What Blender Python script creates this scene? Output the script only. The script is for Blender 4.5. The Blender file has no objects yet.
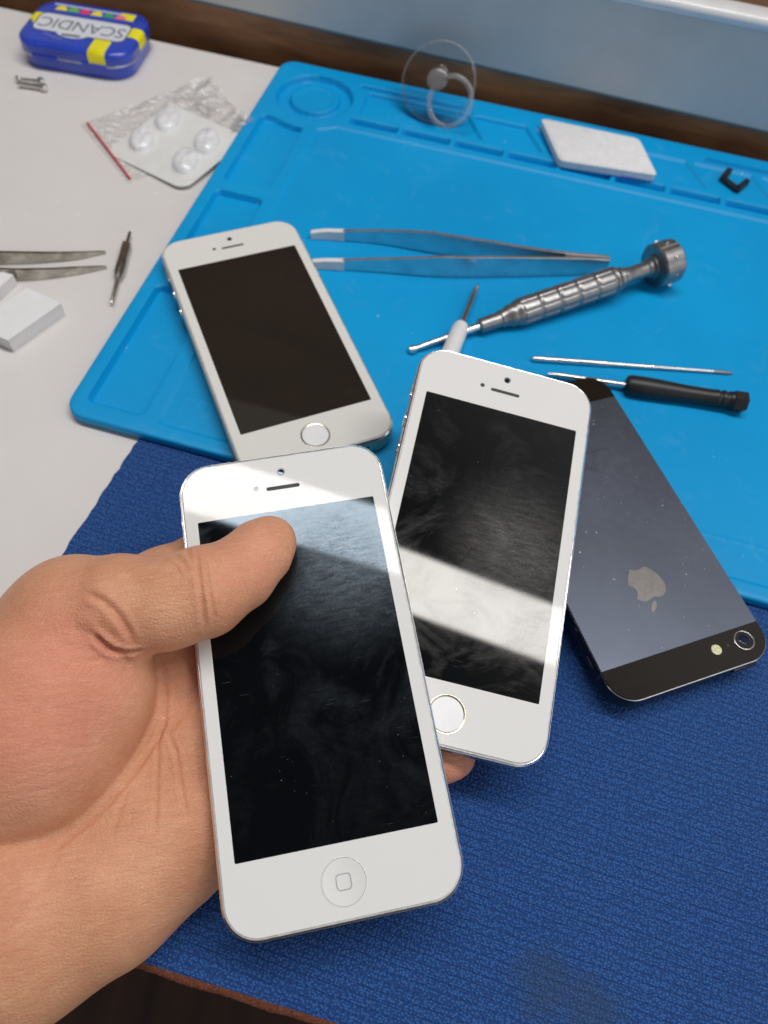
import bpy, bmesh, math, random
import numpy as np
from mathutils import Vector, Matrix
from mathutils.bvhtree import BVHTree
random.seed(4); rng = np.random.default_rng(4)
S = 0.001                                    # everything below is in millimetres
scene = bpy.context.scene
COL = scene.collection
PI = math.pi
R = math.radians

# ------------------------------------------------------------------ camera geometry
FPX = 769.0; W, H = 768, 1024; CAMH = 235.0
M = np.array([[0.9918, -0.12782, 0.0], [0.10916, 0.847, -0.52027], [0.0665, 0.516, 0.854]])
q_, _ = np.linalg.qr(M.T); M = (q_ * np.sign(np.sum(q_ * M.T, 0))).T
CAM = np.array([0, 0, CAMH])
def ray(px, py): return M @ np.array([(px - W/2)/FPX, -(py - H/2)/FPX, -1.0])
def at(px, py, z=0.0):
    d = ray(px, py); s = (z - CAMH)/d[2]; return CAM + s*d

# ------------------------------------------------------------------ objects and tags
def link(o, parent=None):
    COL.objects.link(o)
    if parent is not None: o.parent = parent
    return o
def tag(o, label=None, cat=None, group=None, kind=None):
    if label: o['label'] = label
    if cat: o['category'] = cat
    if group: o['group'] = group
    if kind: o['kind'] = kind
    return o
def empty(name, label, cat, loc=(0, 0, 0), rz=0.0, group=None, mat=None):
    o = bpy.data.objects.new(name, None); o.empty_display_size = 0.01; link(o)
    if mat is not None: o.matrix_world = mat
    else:
        o.location = Vector(loc)*S; o.rotation_euler = (0, 0, rz)
    return tag(o, label, cat, group)
def finish(me, name, m, parent=None, smooth=35):
    if smooth:
        me.shade_smooth(); me.set_sharp_from_angle(angle=R(smooth))
    me.materials.clear(); me.materials.append(m)
    o = bpy.data.objects.new(name, me); me.name = name
    return link(o, parent)
def mesh(name, V, F, m, parent=None, smooth=35, T=None):
    V = np.asarray(V, float)
    if T is not None:
        T = np.array(T); V = V @ T[:3, :3].T + T[:3, 3]
    me = bpy.data.meshes.new(name); me.from_pydata((V*S).tolist(), [], F); me.update()
    bm = bmesh.new(); bm.from_mesh(me); bmesh.ops.recalc_face_normals(bm, faces=bm.faces); bm.to_mesh(me); bm.free()
    return finish(me, name, m, parent, smooth)
class MB:
    def __init__(s): s.V = []; s.F = []
    def add(s, V, F, T=None):
        V = np.asarray(V, float)
        if T is not None:
            T = np.array(T); V = V @ T[:3, :3].T + T[:3, 3]
        b = len(s.V); s.V += V.tolist(); s.F += [[i + b for i in f] for f in F]; return s
    def build(s, name, m, parent=None, smooth=35): return mesh(name, s.V, s.F, m, parent, smooth)
def TR(x=0, y=0, z=0, rx=0, ry=0, rz=0):
    return Matrix.Translation((x, y, z)) @ Matrix.Rotation(rz, 4, 'Z') @ Matrix.Rotation(ry, 4, 'Y') @ Matrix.Rotation(rx, 4, 'X')
def rrect(w, h, r, n=10):
    r = max(min(r, w/2 - 1e-3, h/2 - 1e-3), 1e-3); p = []
    for cx, cy, a0 in ((w/2-r, h/2-r, 0), (-w/2+r, h/2-r, 90), (-w/2+r, -h/2+r, 180), (w/2-r, -h/2+r, 270)):
        for i in range(n+1):
            a = R(a0 + 90*i/n); p.append((cx + r*math.cos(a), cy + r*math.sin(a)))
    return p
def circ(r, n=48, x=0, y=0): return [(x + r*math.cos(2*PI*i/n), y + r*math.sin(2*PI*i/n)) for i in range(n)]
def loft(rings, cap=True):
    n = len(rings[0]); V = [p for r in rings for p in r]; F = []
    for k in range(len(rings)-1):
        for i in range(n):
            j = (i+1) % n; F.append([k*n+i, k*n+j, (k+1)*n+j, (k+1)*n+i])
    if cap:
        F.append(list(range(n))[::-1]); F.append([(len(rings)-1)*n + i for i in range(n)])
    return V, F
def rslab(w, h, r, prof, n=10):               # prof: [(inset, z)...]
    return loft([[(x, y, z) for x, y in rrect(w-2*i, h-2*i, r-i, n)] for i, z in prof])
def lathe(prof, n=40):                        # prof: [(radius, x)...] round the x axis
    return loft([[(x, r*math.cos(2*PI*i/n), r*math.sin(2*PI*i/n)) for i in range(n)] for r, x in prof])
def turn(prof, n=40):                         # round the z axis
    return loft([[(r*math.cos(2*PI*i/n), r*math.sin(2*PI*i/n), z) for i in range(n)] for r, z in prof])
def box(w, d, h, b=0.3):
    return rslab(w, d, b*1.5, [(b, 0), (0, b), (0, h-b), (b, h)], 2)
def tube(pts, rad, n=12, closed=False):
    pts = [Vector(p) for p in pts]; rings = []; N = len(pts)
    rad = [rad]*N if not hasattr(rad, '__len__') else rad
    up = Vector((0, 0, 1))
    for i, p in enumerate(pts):
        a = pts[(i-1) % N] if (closed or i) else p; c = pts[(i+1) % N] if (closed or i < N-1) else p
        t = (c-a).normalized(); s = t.cross(up)
        if s.length < 1e-3: s = t.cross(Vector((1, 0, 0)))
        s.normalize(); u = s.cross(t)
        rings.append([tuple(p + rad[i]*(s*math.cos(2*PI*k/n) + u*math.sin(2*PI*k/n))) for k in range(n)])
    V, F = loft(rings, not closed)
    if closed:
        b = (N-1)*n
        F += [[b+k, b+(k+1) % n, (k+1) % n, k] for k in range(n)]
    return V, F
def curve_mesh(cu):
    o = bpy.data.objects.new('tmp', cu); COL.objects.link(o)
    dg = bpy.context.evaluated_depsgraph_get(); dg.update()
    me = bpy.data.meshes.new_from_object(o.evaluated_get(dg)); bpy.data.objects.remove(o); bpy.data.curves.remove(cu)
    return me
def plate(name, loops, z0, z1, m, parent=None, bev=0.0, T=None, smooth=35):
    cu = bpy.data.curves.new('tmp', 'CURVE'); cu.dimensions = '2D'; cu.fill_mode = 'BOTH'
    for L in loops:
        sp = cu.splines.new('POLY'); sp.points.add(len(L)-1)
        for p, q in zip(sp.points, L): p.co = (q[0]*S, q[1]*S, 0, 1)
        sp.use_cyclic_u = True
    cu.extrude = ((z1-z0)/2 - bev)*S
    if bev: cu.bevel_depth = bev*S; cu.bevel_resolution = 2; cu.offset = -bev*S
    me = curve_mesh(cu)
    me.transform(Matrix.Translation((0, 0, (z0+z1)/2*S)))
    if T is not None:
        T = T.copy(); T.translation = T.translation*S; me.transform(T)
    return finish(me, name, m, parent, smooth)
def text(name, s, size, m, parent, T, thick=0.04, space=1.0, shear=0, squash=(1, 1), bold=0):
    cu = bpy.data.curves.new('tmp', 'FONT'); cu.body = s; cu.size = size*S; cu.align_x = 'CENTER'; cu.align_y = 'CENTER'
    cu.extrude = thick/2*S; cu.space_character = space; cu.shear = shear; cu.offset = bold*S
    me = curve_mesh(cu); me.transform(Matrix.Diagonal((squash[0], squash[1], 1, 1)))
    T = T.copy(); T.translation = T.translation*S; me.transform(T)
    return finish(me, name, m, parent, 0)

# ------------------------------------------------------------------ materials
def newmat(name):
    m = bpy.data.materials.new(name); m.use_nodes = True; nt = m.node_tree; b = nt.nodes['Principled BSDF']
    return m, nt, b
def setp(b, **k):
    for n, v in k.items():
        n = n.replace('_', ' ')
        if n in b.inputs: b.inputs[n].default_value = v
def N(nt, t, **k):
    n = nt.nodes.new(t)
    for a, v in k.items():
        if a in n.inputs.keys() if hasattr(n.inputs, 'keys') else False: n.inputs[a].default_value = v
        else: setattr(n, a, v)
    return n
def L(nt, a, b): nt.links.new(a, b)
def coords(nt, scale=(1, 1, 1), rot=(0, 0, 0)):
    tc = N(nt, 'ShaderNodeTexCoord'); mp = N(nt, 'ShaderNodeMapping')
    mp.inputs['Scale'].default_value = [s/S for s in scale]; mp.inputs['Rotation'].default_value = rot
    L(nt, tc.outputs['Object'], mp.inputs['Vector']); return mp.outputs['Vector']     # in mm
def noise(nt, vec, scale, detail=4, rough=.55, dist=0):
    n = N(nt, 'ShaderNodeTexNoise'); n.inputs['Scale'].default_value = scale; n.inputs['Detail'].default_value = detail
    n.inputs['Roughness'].default_value = rough; n.inputs['Distortion'].default_value = dist; L(nt, vec, n.inputs['Vector']); return n.outputs['Fac']
def ramp(nt, fac, a, b, ca=(0, 0, 0, 1), cb=(1, 1, 1, 1)):
    r = N(nt, 'ShaderNodeValToRGB'); e = r.color_ramp.elements; e[0].position = a; e[1].position = b
    e[0].color = ca; e[1].color = cb; L(nt, fac, r.inputs['Fac']); return r.outputs['Color']
def math_(nt, op, a, b=None, c=None):
    n = N(nt, 'ShaderNodeMath'); n.operation = op
    for i, v in enumerate((a, b, c)):
        if v is None: continue
        if isinstance(v, (int, float)): n.inputs[i].default_value = v
        else: L(nt, v, n.inputs[i])
    return n.outputs[0]
def mixc(nt, fac, a, b, mode='MIX'):
    n = N(nt, 'ShaderNodeMix'); n.data_type = 'RGBA'; n.blend_type = mode
    for s, v in ((n.inputs[0], fac), (n.inputs[6], a), (n.inputs[7], b)):
        if isinstance(v, (int, float)): s.default_value = v
        elif isinstance(v, (tuple, list)): s.default_value = v if len(v) == 4 else (*v, 1)
        else: L(nt, v, s)
    return n.outputs[2]
def bump(nt, b, h, dist, strength=1.0):
    n = N(nt, 'ShaderNodeBump'); n.inputs['Distance'].default_value = dist*S; n.inputs['Strength'].default_value = strength
    L(nt, h, n.inputs['Height']); L(nt, n.outputs['Normal'], b.inputs['Normal']); return n
def specks(nt, vec, scale, size, thr):       # scattered tiny dots, 0..1
    v = N(nt, 'ShaderNodeTexVoronoi'); v.inputs['Scale'].default_value = scale; L(nt, vec, v.inputs['Vector'])
    d = math_(nt, 'LESS_THAN', v.outputs['Distance'], size)
    sp = N(nt, 'ShaderNodeSeparateColor'); L(nt, v.outputs['Color'], sp.inputs[0])
    return math_(nt, 'MULTIPLY', d, math_(nt, 'GREATER_THAN', sp.outputs[0], thr))
def simple(name, col, rough=.5, metal=0, coat=0, var=.06, vs=.3, bmp=0, bs=3.0, **k):
    m, nt, b = newmat(name); setp(b, Roughness=rough, Metallic=metal, Coat_Weight=coat, Coat_Roughness=.08, **k)
    v = coords(nt); n = noise(nt, v, vs, 5)
    lo = [max(0, c*(1-var*2)) for c in col]; hi = [min(1, c*(1+var*2)) for c in col]
    L(nt, ramp(nt, n, .3, .7, (*lo, 1), (*hi, 1)), b.inputs['Base Color'])
    r = N(nt, 'ShaderNodeMapRange'); r.inputs[3].default_value = rough*.75; r.inputs[4].default_value = min(1, rough*1.25)
    L(nt, noise(nt, v, vs*4, 4), r.inputs[0]); L(nt, r.outputs[0], b.inputs['Roughness'])
    if bmp: bump(nt, b, noise(nt, v, bs, 4), bmp)
    return m
def glassy(name, base, tint=(1, 1, 1), dust=1.0, seed=0, smear=1.0, white=False, spot=None):
    """cover glass: a mirror-like film over a base colour, broken up by greasy smears, scratches and dust"""
    m, nt, b = newmat(name); out = nt.nodes['Material Output']
    v0 = coords(nt); mp = N(nt, 'ShaderNodeMapping'); mp.inputs['Location'].default_value = (seed*37, seed*11, 0); L(nt, v0, mp.inputs[0]); v = mp.outputs[0]
    big = noise(nt, v, .045, 6, .65, 1.4)
    st = N(nt, 'ShaderNodeMapping'); st.inputs['Rotation'].default_value = (0, 0, .5+seed); st.inputs['Scale'].default_value = (.35, 1.5, 1)
    sw = N(nt, 'ShaderNodeTexNoise'); sw.inputs['Scale'].default_value = .06; L(nt, v, sw.inputs['Vector']); sw2 = N(nt, 'ShaderNodeVectorMath'); sw2.operation = 'MULTIPLY_ADD'; sw2.inputs[1].default_value = (7, 7, 0); L(nt, sw.outputs['Color'], sw2.inputs[0]); L(nt, v, sw2.inputs[2]); L(nt, sw2.outputs[0], st.inputs[0])
    streak = noise(nt, st.outputs[0], .55, 8, .74, .15)
    fine = noise(nt, v, 1.4, 7, .78, .35)
    mask = math_(nt, 'MULTIPLY', math_(nt, 'MULTIPLY', ramp(nt, big, .47, .68), math_(nt, 'MULTIPLY', ramp(nt, streak, .2, .8), ramp(nt, fine, .1, .9))), 1.0 if white else .6)
    if spot:
        dv = N(nt, 'ShaderNodeVectorMath'); dv.operation = 'DISTANCE'; L(nt, v0, dv.inputs[0]); dv.inputs[1].default_value = (spot[0], spot[1], 0)
        sm_ = N(nt, 'ShaderNodeMapRange'); sm_.interpolation_type = 'SMOOTHSTEP'; sm_.inputs[1].default_value = spot[2]; sm_.inputs[2].default_value = spot[2]*.25; L(nt, math_(nt, 'ADD', dv.outputs['Value'], math_(nt, 'MULTIPLY', big, 14.0)), sm_.inputs[0])
        mask = math_(nt, 'ADD', mask, math_(nt, 'MULTIPLY', sm_.outputs[0], math_(nt, 'MULTIPLY', ramp(nt, streak, .18, .8), ramp(nt, fine, .1, .8))))
    sls = []
    for q_, (rz_, th_) in enumerate(((.9+seed, .72), (2.3+seed, .8), (.2+seed*.5, .86))):
        sm = N(nt, 'ShaderNodeMapping'); sm.inputs['Rotation'].default_value = (0, 0, rz_); sm.inputs['Scale'].default_value = (.05, 1, 1); L(nt, v, sm.inputs[0])
        sls.append(specks(nt, sm.outputs[0], 1.1, .075, th_))
    scratch = math_(nt, 'MULTIPLY', math_(nt, 'ADD', math_(nt, 'ADD', sls[0], sls[1]), sls[2]), ramp(nt, noise(nt, v, .07, 3), .48, .56))
    dots = math_(nt, 'ADD', specks(nt, v, .35, .045, .55), specks(nt, v, .9, .07, .86))
    dots = math_(nt, 'MULTIPLY', dots, ramp(nt, noise(nt, v, .05, 3), .45, .6))
    sc = .26*dust
    add = math_(nt, 'ADD', math_(nt, 'MULTIPLY', dots, sc), math_(nt, 'ADD', math_(nt, 'MULTIPLY', mask, .008*smear), math_(nt, 'MULTIPLY', scratch, .0 if white else .05)))
    basec = mixc(nt, add, (*base, 1), (.75, .8, .85, 1))
    if white: basec = mixc(nt, math_(nt, 'MULTIPLY', mask, .16), basec, (.56, .56, .55, 1))
    L(nt, basec, b.inputs['Base Color']); setp(b, Roughness=.5, Specular_IOR_Level=0.0)
    g1 = N(nt, 'ShaderNodeBsdfGlossy'); g1.inputs['Color'].default_value = (*tint, 1)
    rr = N(nt, 'ShaderNodeMapRange'); rr.inputs[3].default_value = .015; rr.inputs[4].default_value = .05
    L(nt, noise(nt, v, .12, 6, .7, .5), rr.inputs[0]); L(nt, rr.outputs[0], g1.inputs['Roughness'])
    g2 = N(nt, 'ShaderNodeBsdfGlossy'); g2.inputs['Roughness'].default_value = .27; g2.inputs['Color'].default_value = (*tint, 1)
    an = N(nt, 'ShaderNodeMixShader'); L(nt, math_(nt, 'MINIMUM', math_(nt, 'MULTIPLY', mask, .9*smear), .92), an.inputs[0]); L(nt, g1.outputs[0], an.inputs[1]); L(nt, g2.outputs[0], an.inputs[2])
    fr = N(nt, 'ShaderNodeFresnel'); fr.inputs['IOR'].default_value = 1.27 if white else 1.42
    mx = N(nt, 'ShaderNodeMixShader'); L(nt, fr.outputs[0], mx.inputs[0]); L(nt, b.outputs[0], mx.inputs[1]); L(nt, an.outputs[0], mx.inputs[2])
    L(nt, mx.outputs[0], out.inputs['Surface'])
    bn = N(nt, 'ShaderNodeBump'); bn.inputs['Distance'].default_value = .0008*S; bn.inputs['Strength'].default_value = .12
    L(nt, math_(nt, 'MULTIPLY', streak, mask), bn.inputs['Height'])
    for g in (g1, g2): L(nt, bn.outputs[0], g.inputs['Normal'])
    return m

# ================================================================== the setting
ANG = R(-8.4); U = np.array([math.cos(ANG), math.sin(ANG), 0]); Vv = np.array([-math.sin(ANG), math.cos(ANG), 0])
O = np.array([-120.8, 165.0, 0.0])
def bench(u, v, z=0): return O + u*U + v*Vv + np.array([0, 0, z])
BT = Matrix.Translation(Vector(O)) @ Matrix.Rotation(ANG, 4, 'Z')       # bench frame -> world
def bobj(o):                                                            # put a mesh made in bench coordinates into the world
    o.location = Vector(O)*S; o.rotation_euler = (0, 0, ANG); return o

# table top: pale laminate
m, nt, b = newmat('pale_laminate'); v = coords(nt)
c = ramp(nt, noise(nt, v, .02, 5), .3, .75, (.70, .67, .65, 1), (.745, .715, .70, 1))
c = mixc(nt, math_(nt, 'MULTIPLY', ramp(nt, noise(nt, v, .3, 9, .8), .56, .75), .12), c, (.52, .49, .46, 1))
c = mixc(nt, math_(nt, 'MULTIPLY', specks(nt, v, .12, .045, .6), .4), c, (.35, .32, .3, 1))
c = mixc(nt, math_(nt, 'MULTIPLY', specks(nt, v, .07, .04, .4), .7), c, (.9, .9, .9, 1))
L(nt, c, b.inputs['Base Color']); setp(b, Roughness=.5, Specular_IOR_Level=.25); bump(nt, b, noise(nt, v, 3, 5), .03)
LAM = m
F0, B0, UL, UR = -154.5, 252.0, -420.0, 480.0
V, F = box(UR-UL, B0-F0, 20, .8); V = np.array(V) + np.array([(UL+UR)/2, (F0+B0)/2, -20])
table = bobj(mesh('table_top', V, F, LAM)); tag(table, kind='structure')

m, nt, b = newmat('raw_brown_edge'); v = coords(nt)
n1 = noise(nt, v, 1.6, 8, .75, .6)
c = ramp(nt, n1, .32, .66, (.025, .007, .004, 1), (.30, .085, .035, 1)); L(nt, c, b.inputs['Base Color']); setp(b, Roughness=.8)
bump(nt, b, n1, .6)
EDGE = m
# rough brown edging along the front of the bench
prof = []
us = np.linspace(2, 470, 600)
rings = []
for i, u in enumerate(us):
    w = 1.5 + .15*math.sin(u*.3) + .012*max(0, u-60)**.9*.3 + .25*rng.random(); t = .25*rng.random()
    rings.append([(u, F0 + .02, 1.05+t*.4), (u, F0 - w*.5, .95+t), (u, F0 - w, .2+t), (u, F0 - w*.9, -6), (u, F0 - w*.7, -19), (u, F0+.02, -19)])
V, F = loft(rings)
edg = bobj(mesh('bench_edging', V, F, EDGE, smooth=60)); tag(edg, kind='structure')

# floor, far below and unlit under the table
m, nt, b = newmat('dark_wood_floor'); v = coords(nt, (1, .06, 1))
c = ramp(nt, noise(nt, v, .05, 6, .6, .4), .3, .7, (.018, .008, .005, 1), (.06, .025, .013, 1)); L(nt, c, b.inputs['Base Color']); setp(b, Roughness=.6)
o = mesh('floor', [(-3000, -3000, -750), (3000, -3000, -750), (3000, 3000, -750), (-3000, 3000, -750)], [[0, 1, 2, 3]], m, smooth=0); tag(o, kind='structure')

# wooden wall behind the bench
m, nt, b = newmat('brown_wood'); v = coords(nt, (.12, .12, 1.0))
wv = noise(nt, v, .16, 7, .65, .8)
g2 = noise(nt, coords(nt, (.25, .25, .6)), .05, 4)
c = mixc(nt, ramp(nt, g2, .35, .7), ramp(nt, wv, .25, .72, (.13, .06, .03, 1), (.32, .15, .07, 1)), ramp(nt, wv, .25, .72, (.36, .17, .07, 1), (.68, .36, .17, 1)))
L(nt, c, b.inputs['Base Color']); setp(b, Roughness=.45); bump(nt, b, wv, .15)
WOOD = m
V, F = box(1500, 18, 1100, .8); V = np.array(V) + np.array([80, B0 + 24, -750])
wall = bobj(mesh('wooden_wall', V, F, WOOD)); tag(wall, 'brown wood grain board wall rising behind the bench', 'wall')

# grey-blue panel with a rounded white top edge, fixed in front of the wall
GREYB = simple('grey_blue_paint', (.66, .65, .62), .42, var=.05, vs=.02, bmp=.05, bs=.6)
WHITEP = simple('white_edge_plastic', (.78, .79, .8), .3, coat=.4, var=.02, vs=.1)
pn = empty('trunking_panel', 'long grey blue panel with rounded white top edge behind the blue mat', 'panel', bench(120, B0+7), ANG)
PZ0, PZ1 = 23.3, 61.5
pr = [(0, PZ0), (7.9, PZ0), (7.9, PZ1), (.6, PZ1+.0), (0, PZ1-.8)]
def zbot(x): return 18.7 - .0167*x
V = [(x, y, zbot(x) if z == PZ0 else z) for x in (-1000, 1200) for y, z in pr]; n5 = len(pr)
F = [[i, (i+1) % n5, n5+(i+1) % n5, n5+i] for i in range(n5)] + [list(range(n5)), list(range(n5, 2*n5))]
mesh('face_board', V, F, GREYB, pn)
pr = [(-1.2, PZ1-1.0), (-2.2, PZ1+.8), (-1.9, PZ1+2.6), (-.4, PZ1+4.0), (2.4, PZ1+4.6), (7.9, PZ1+4.7), (7.9, PZ1+.02), (.3, PZ1+.02)]
V = [(x, y, z) for x in (-1000, 1200) for y, z in pr]; n5 = len(pr)
F = [[i, (i+1) % n5, n5+(i+1) % n5, n5+i] for i in range(n5)] + [list(range(n5)), list(range(n5, 2*n5))]
mesh('rounded_cap', V, F, WHITEP, pn, 60)
TEAL = simple('teal_line', (.06, .17, .22), .5)
V, F = box(2200, .9, .9, .15); V = np.array(V) + np.array([100, -.1, 0]); V[:, 2] += zbot(V[:, 0]) - .8; mesh('bottom_seam', V, F, TEAL, pn)

# blue woven fabric on the bench
m, nt, b = newmat('blue_canvas'); v = coords(nt)
vj = N(nt, 'ShaderNodeVectorMath'); vj.operation = 'ADD'
nz = N(nt, 'ShaderNodeTexNoise'); nz.inputs['Scale'].default_value = .5; L(nt, v, nz.inputs['Vector'])
sc = N(nt, 'ShaderNodeVectorMath'); sc.operation = 'SCALE'; sc.inputs['Scale'].default_value = .3; L(nt, nz.outputs['Color'], sc.inputs[0])
L(nt, v, vj.inputs[0]); L(nt, sc.outputs[0], vj.inputs[1]); vw = vj.outputs[0]
vo = N(nt, 'ShaderNodeTexVoronoi'); vo.feature = 'F1'; vo.inputs['Scale'].default_value = 1.12; vo.inputs['Randomness'].default_value = .75
ms = N(nt, 'ShaderNodeMapping'); ms.inputs['Scale'].default_value = (1.0, 1.25, 1); ms.inputs['Rotation'].default_value = (0, 0, .06); L(nt, vw, ms.inputs[0]); L(nt, ms.outputs[0], vo.inputs['Vector'])
knob = ramp(nt, vo.outputs['Distance'], .1, .7, (1, 1, 1, 1), (0, 0, 0, 1))
row = N(nt, 'ShaderNodeTexWave'); row.bands_direction = 'Y'; row.inputs['Scale'].default_value = .157/1.0*.98; row.inputs['Distortion'].default_value = 1.2; row.inputs['Detail'].default_value = 2
L(nt, ms.outputs[0], row.inputs['Vector'])
ln = N(nt, 'ShaderNodeTexWave'); ln.bands_direction = 'Y'; ln.inputs['Scale'].default_value = .11; ln.inputs['Distortion'].default_value = .8; L(nt, ms.outputs[0], ln.inputs['Vector'])
fib = noise(nt, v, 6, 5, .7)
hgt = math_(nt, 'ADD', math_(nt, 'MULTIPLY', knob, .75), math_(nt, 'ADD', math_(nt, 'MULTIPLY', row.outputs['Fac'], .1), math_(nt, 'MULTIPLY', fib, .2)))
hgt = math_(nt, 'SUBTRACT', hgt, math_(nt, 'MULTIPLY', ramp(nt, ln.outputs['Fac'], .0, .10, (1, 1, 1, 1), (0, 0, 0, 1)), .32))
c = ramp(nt, hgt, .25, 1.05, (.005, .042, .19, 1), (.036, .145, .47, 1))
c = mixc(nt, ramp(nt, noise(nt, v, .012, 3), .3, .7), c, mixc(nt, 1.0, c, (1.25, 1.15, 1.05), 'MULTIPLY'))
inv = BT.inverted(); sd_list = []
for px_, rad_ in (((545, 985), 15), ((590, 1010), 15), ((530, 960), 7)):
    q_ = inv @ Vector(at(*px_, 1)); dv = N(nt, 'ShaderNodeVectorMath'); dv.operation = 'DISTANCE'; L(nt, v, dv.inputs[0]); dv.inputs[1].default_value = (q_.x, q_.y, .95)
    mr = N(nt, 'ShaderNodeMapRange'); mr.inputs[1].default_value = rad_; mr.inputs[2].default_value = rad_*.6; L(nt, math_(nt, 'ADD', dv.outputs['Value'], math_(nt, 'MULTIPLY', noise(nt, v, .12, 4), 9.0)), mr.inputs[0]); sd_list.append(mr.outputs[0])
stain = math_(nt, 'MULTIPLY', math_(nt, 'MAXIMUM', math_(nt, 'MAXIMUM', sd_list[0], sd_list[1]), sd_list[2]), .42)
c = mixc(nt, stain, c, (.035, .06, .085, 1))
c = mixc(nt, math_(nt, 'MULTIPLY', specks(nt, v, .05, .035, .72), .8), c, (.35, .45, .6, 1))
L(nt, c, b.inputs['Base Color']); setp(b, Roughness=.75, Specular_IOR_Level=.35, Sheen_Weight=.12, Sheen_Roughness=.4); bump(nt, b, hgt, .5, .9)
FAB = m
rag = [(12 + 0, F0)]
pts = []
for k in range(60):
    t = k/59; u = 15 + (28.5-15)*t + .25*rng.standard_normal() ; pts.append((u, F0 + (4-F0)*t))
loop = [(470, F0)] + [(470, 60)] + [(60, 60), (29, 10)] + pts[::-1]
fab = plate('fabric_mat', [loop], .05, .95, FAB, None, smooth=0); bobj(fab)
tag(fab, 'dark blue woven fabric covering the near half of the bench', 'fabric mat')

# ================================================================== blue silicone repair mat
MW, MD, MR = 350.0, 252.0, 8.0
m, nt, b = newmat('blue_silicone'); v = coords(nt)
c = ramp(nt, noise(nt, v, .01, 3), .3, .7, (.0, .30, .66, 1), (.0, .36, .76, 1))
c = mixc(nt, math_(nt, 'MULTIPLY', ramp(nt, noise(nt, v, .07, 9, .78, .8), .56, .72), .30), c, (.10, .42, .72, 1))
dots = math_(nt, 'ADD', specks(nt, v, .06, .03, .35), specks(nt, v, .16, .04, .8))
c = mixc(nt, math_(nt, 'MULTIPLY', dots, .55), c, (.45, .62, .75, 1))
L(nt, c, b.inputs['Base Color']); setp(b, Roughness=.42, Specular_IOR_Level=.28); bump(nt, b, noise(nt, v, 2.2, 4), .02)
SIL = m
rm = empty('repair_mat', 'bright blue silicone repair mat with moulded parts trays', 'repair mat', bench(0, 0, 0), ANG)
T0, T1 = 1.0, 5.0
outer = [(x+MW/2, y+MD/2) for x, y in rrect(MW, MD, MR, 12)]
inner = [(x+MW/2, y+MD/2) for x, y in rrect(MW-6, MD-6, 4, 6)]
# heightfield of the moulded face
def sd_rr(X, Y, x0, y0, x1, y1, r):
    cx, cy, hx, hy = (x0+x1)/2, (y0+y1)/2, (x1-x0)/2-r, (y1-y0)/2-r
    dx, dy = np.abs(X-cx)-hx, np.abs(Y-cy)-hy
    return np.hypot(np.maximum(dx, 0), np.maximum(dy, 0)) + np.minimum(np.maximum(dx, dy), 0) - r
def sd_poly(X, Y, P):
    d = np.full(X.shape, 1e9); s = np.ones(X.shape)
    for i in range(len(P)):
        a = P[i]; c_ = P[i-1]; ex, ey = c_[0]-a[0], c_[1]-a[1]; wx, wy = X-a[0], Y-a[1]
        t = np.clip((wx*ex+wy*ey)/(ex*ex+ey*ey), 0, 1); d = np.minimum(d, (wx-ex*t)**2+(wy-ey*t)**2)
        c1, c2, c3 = Y >= a[1], Y < c_[1], ex*wy > ey*wx
        f = (c1 & c2 & c3) | (~c1 & ~c2 & ~c3); s = np.where(f, -s, s)
    return s*np.sqrt(d)
gx = np.arange(3, MW-3+.01, .6); gy = np.arange(3, MD-3+.01, .6)
gx[-1] = MW-3; gy[-1] = MD-3
X, Y = np.meshgrid(gx, gy); Z = np.full(X.shape, T1)
def cut(sd, depth, edge=.4):
    global Z
    t = np.clip(.5 - sd/edge/2, 0, 1); Z = Z - depth*t*t*(3-2*t)
work = sd_rr(X, Y, 35, 6.2, 343, 203.5, 3)
cut(np.maximum(work, -(np.hypot(X-26, Y-224)-27)), .8, .35)
for y0, y1 in ((8, 72), (80, 138), (146, 200)):
    cut(np.maximum(sd_rr(X, Y, 6.5, y0, 28.5, y1, 2.5), -(np.hypot(X-26, Y-224)-27.5)), 2.7)
dd = np.hypot(X-26, Y-224)
cut(np.abs(dd-15.9)-3.3, 3.2, .6)
cut(dd-12.4, .9, .6); cut(dd-9.5, .5, 1.2)
for k in range(11): cut(sd_rr(X, Y, 49+27*k, 208.6, 73+27*k, 213.4, 1), 3.3)
for k, (a, c_) in enumerate(((51, 116), (119, 147), (150, 229), (232, 262), (266, 340))):
    sl = [0, 12, 12, 12, 12, 0]
    P = [(a - (0 if k == 0 else 12)*1.0, 238), (c_ - (12 if k < 4 else 0), 238), (c_, 218.5), (a, 218.5)]
    cut(sd_poly(X, Y, P) + .5, 1.7 if k in (0, 1) else 1.0)
cut(sd_rr(X, Y, 45, 240.8, 100, 243.4, 1), 2.0); cut(sd_rr(X, Y, 226, 240.3, 335, 243.2, 1), 2.0)
# embossed ruler at the front of the work area
for k in range(61):
    x = 40 + 5*k; h_ = 6 if k % 2 == 0 else 3.5
    if x < 340: cut(np.maximum(np.abs(X-x)-.35, np.abs(Y-(18-h_/2+3))-h_/2), -.18, .5)
cut(np.maximum(np.abs(Y-21.5)-.3, np.abs(X-190)-150), -.18, .5)
ny, nx = X.shape
V = np.stack([X.ravel(), Y.ravel(), Z.ravel()], 1).tolist()
idx = np.arange(nx*ny).reshape(ny, nx)
F = np.stack([idx[:-1, :-1], idx[:-1, 1:], idx[1:, 1:], idx[1:, :-1]], -1).reshape(-1, 4).tolist()
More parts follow.
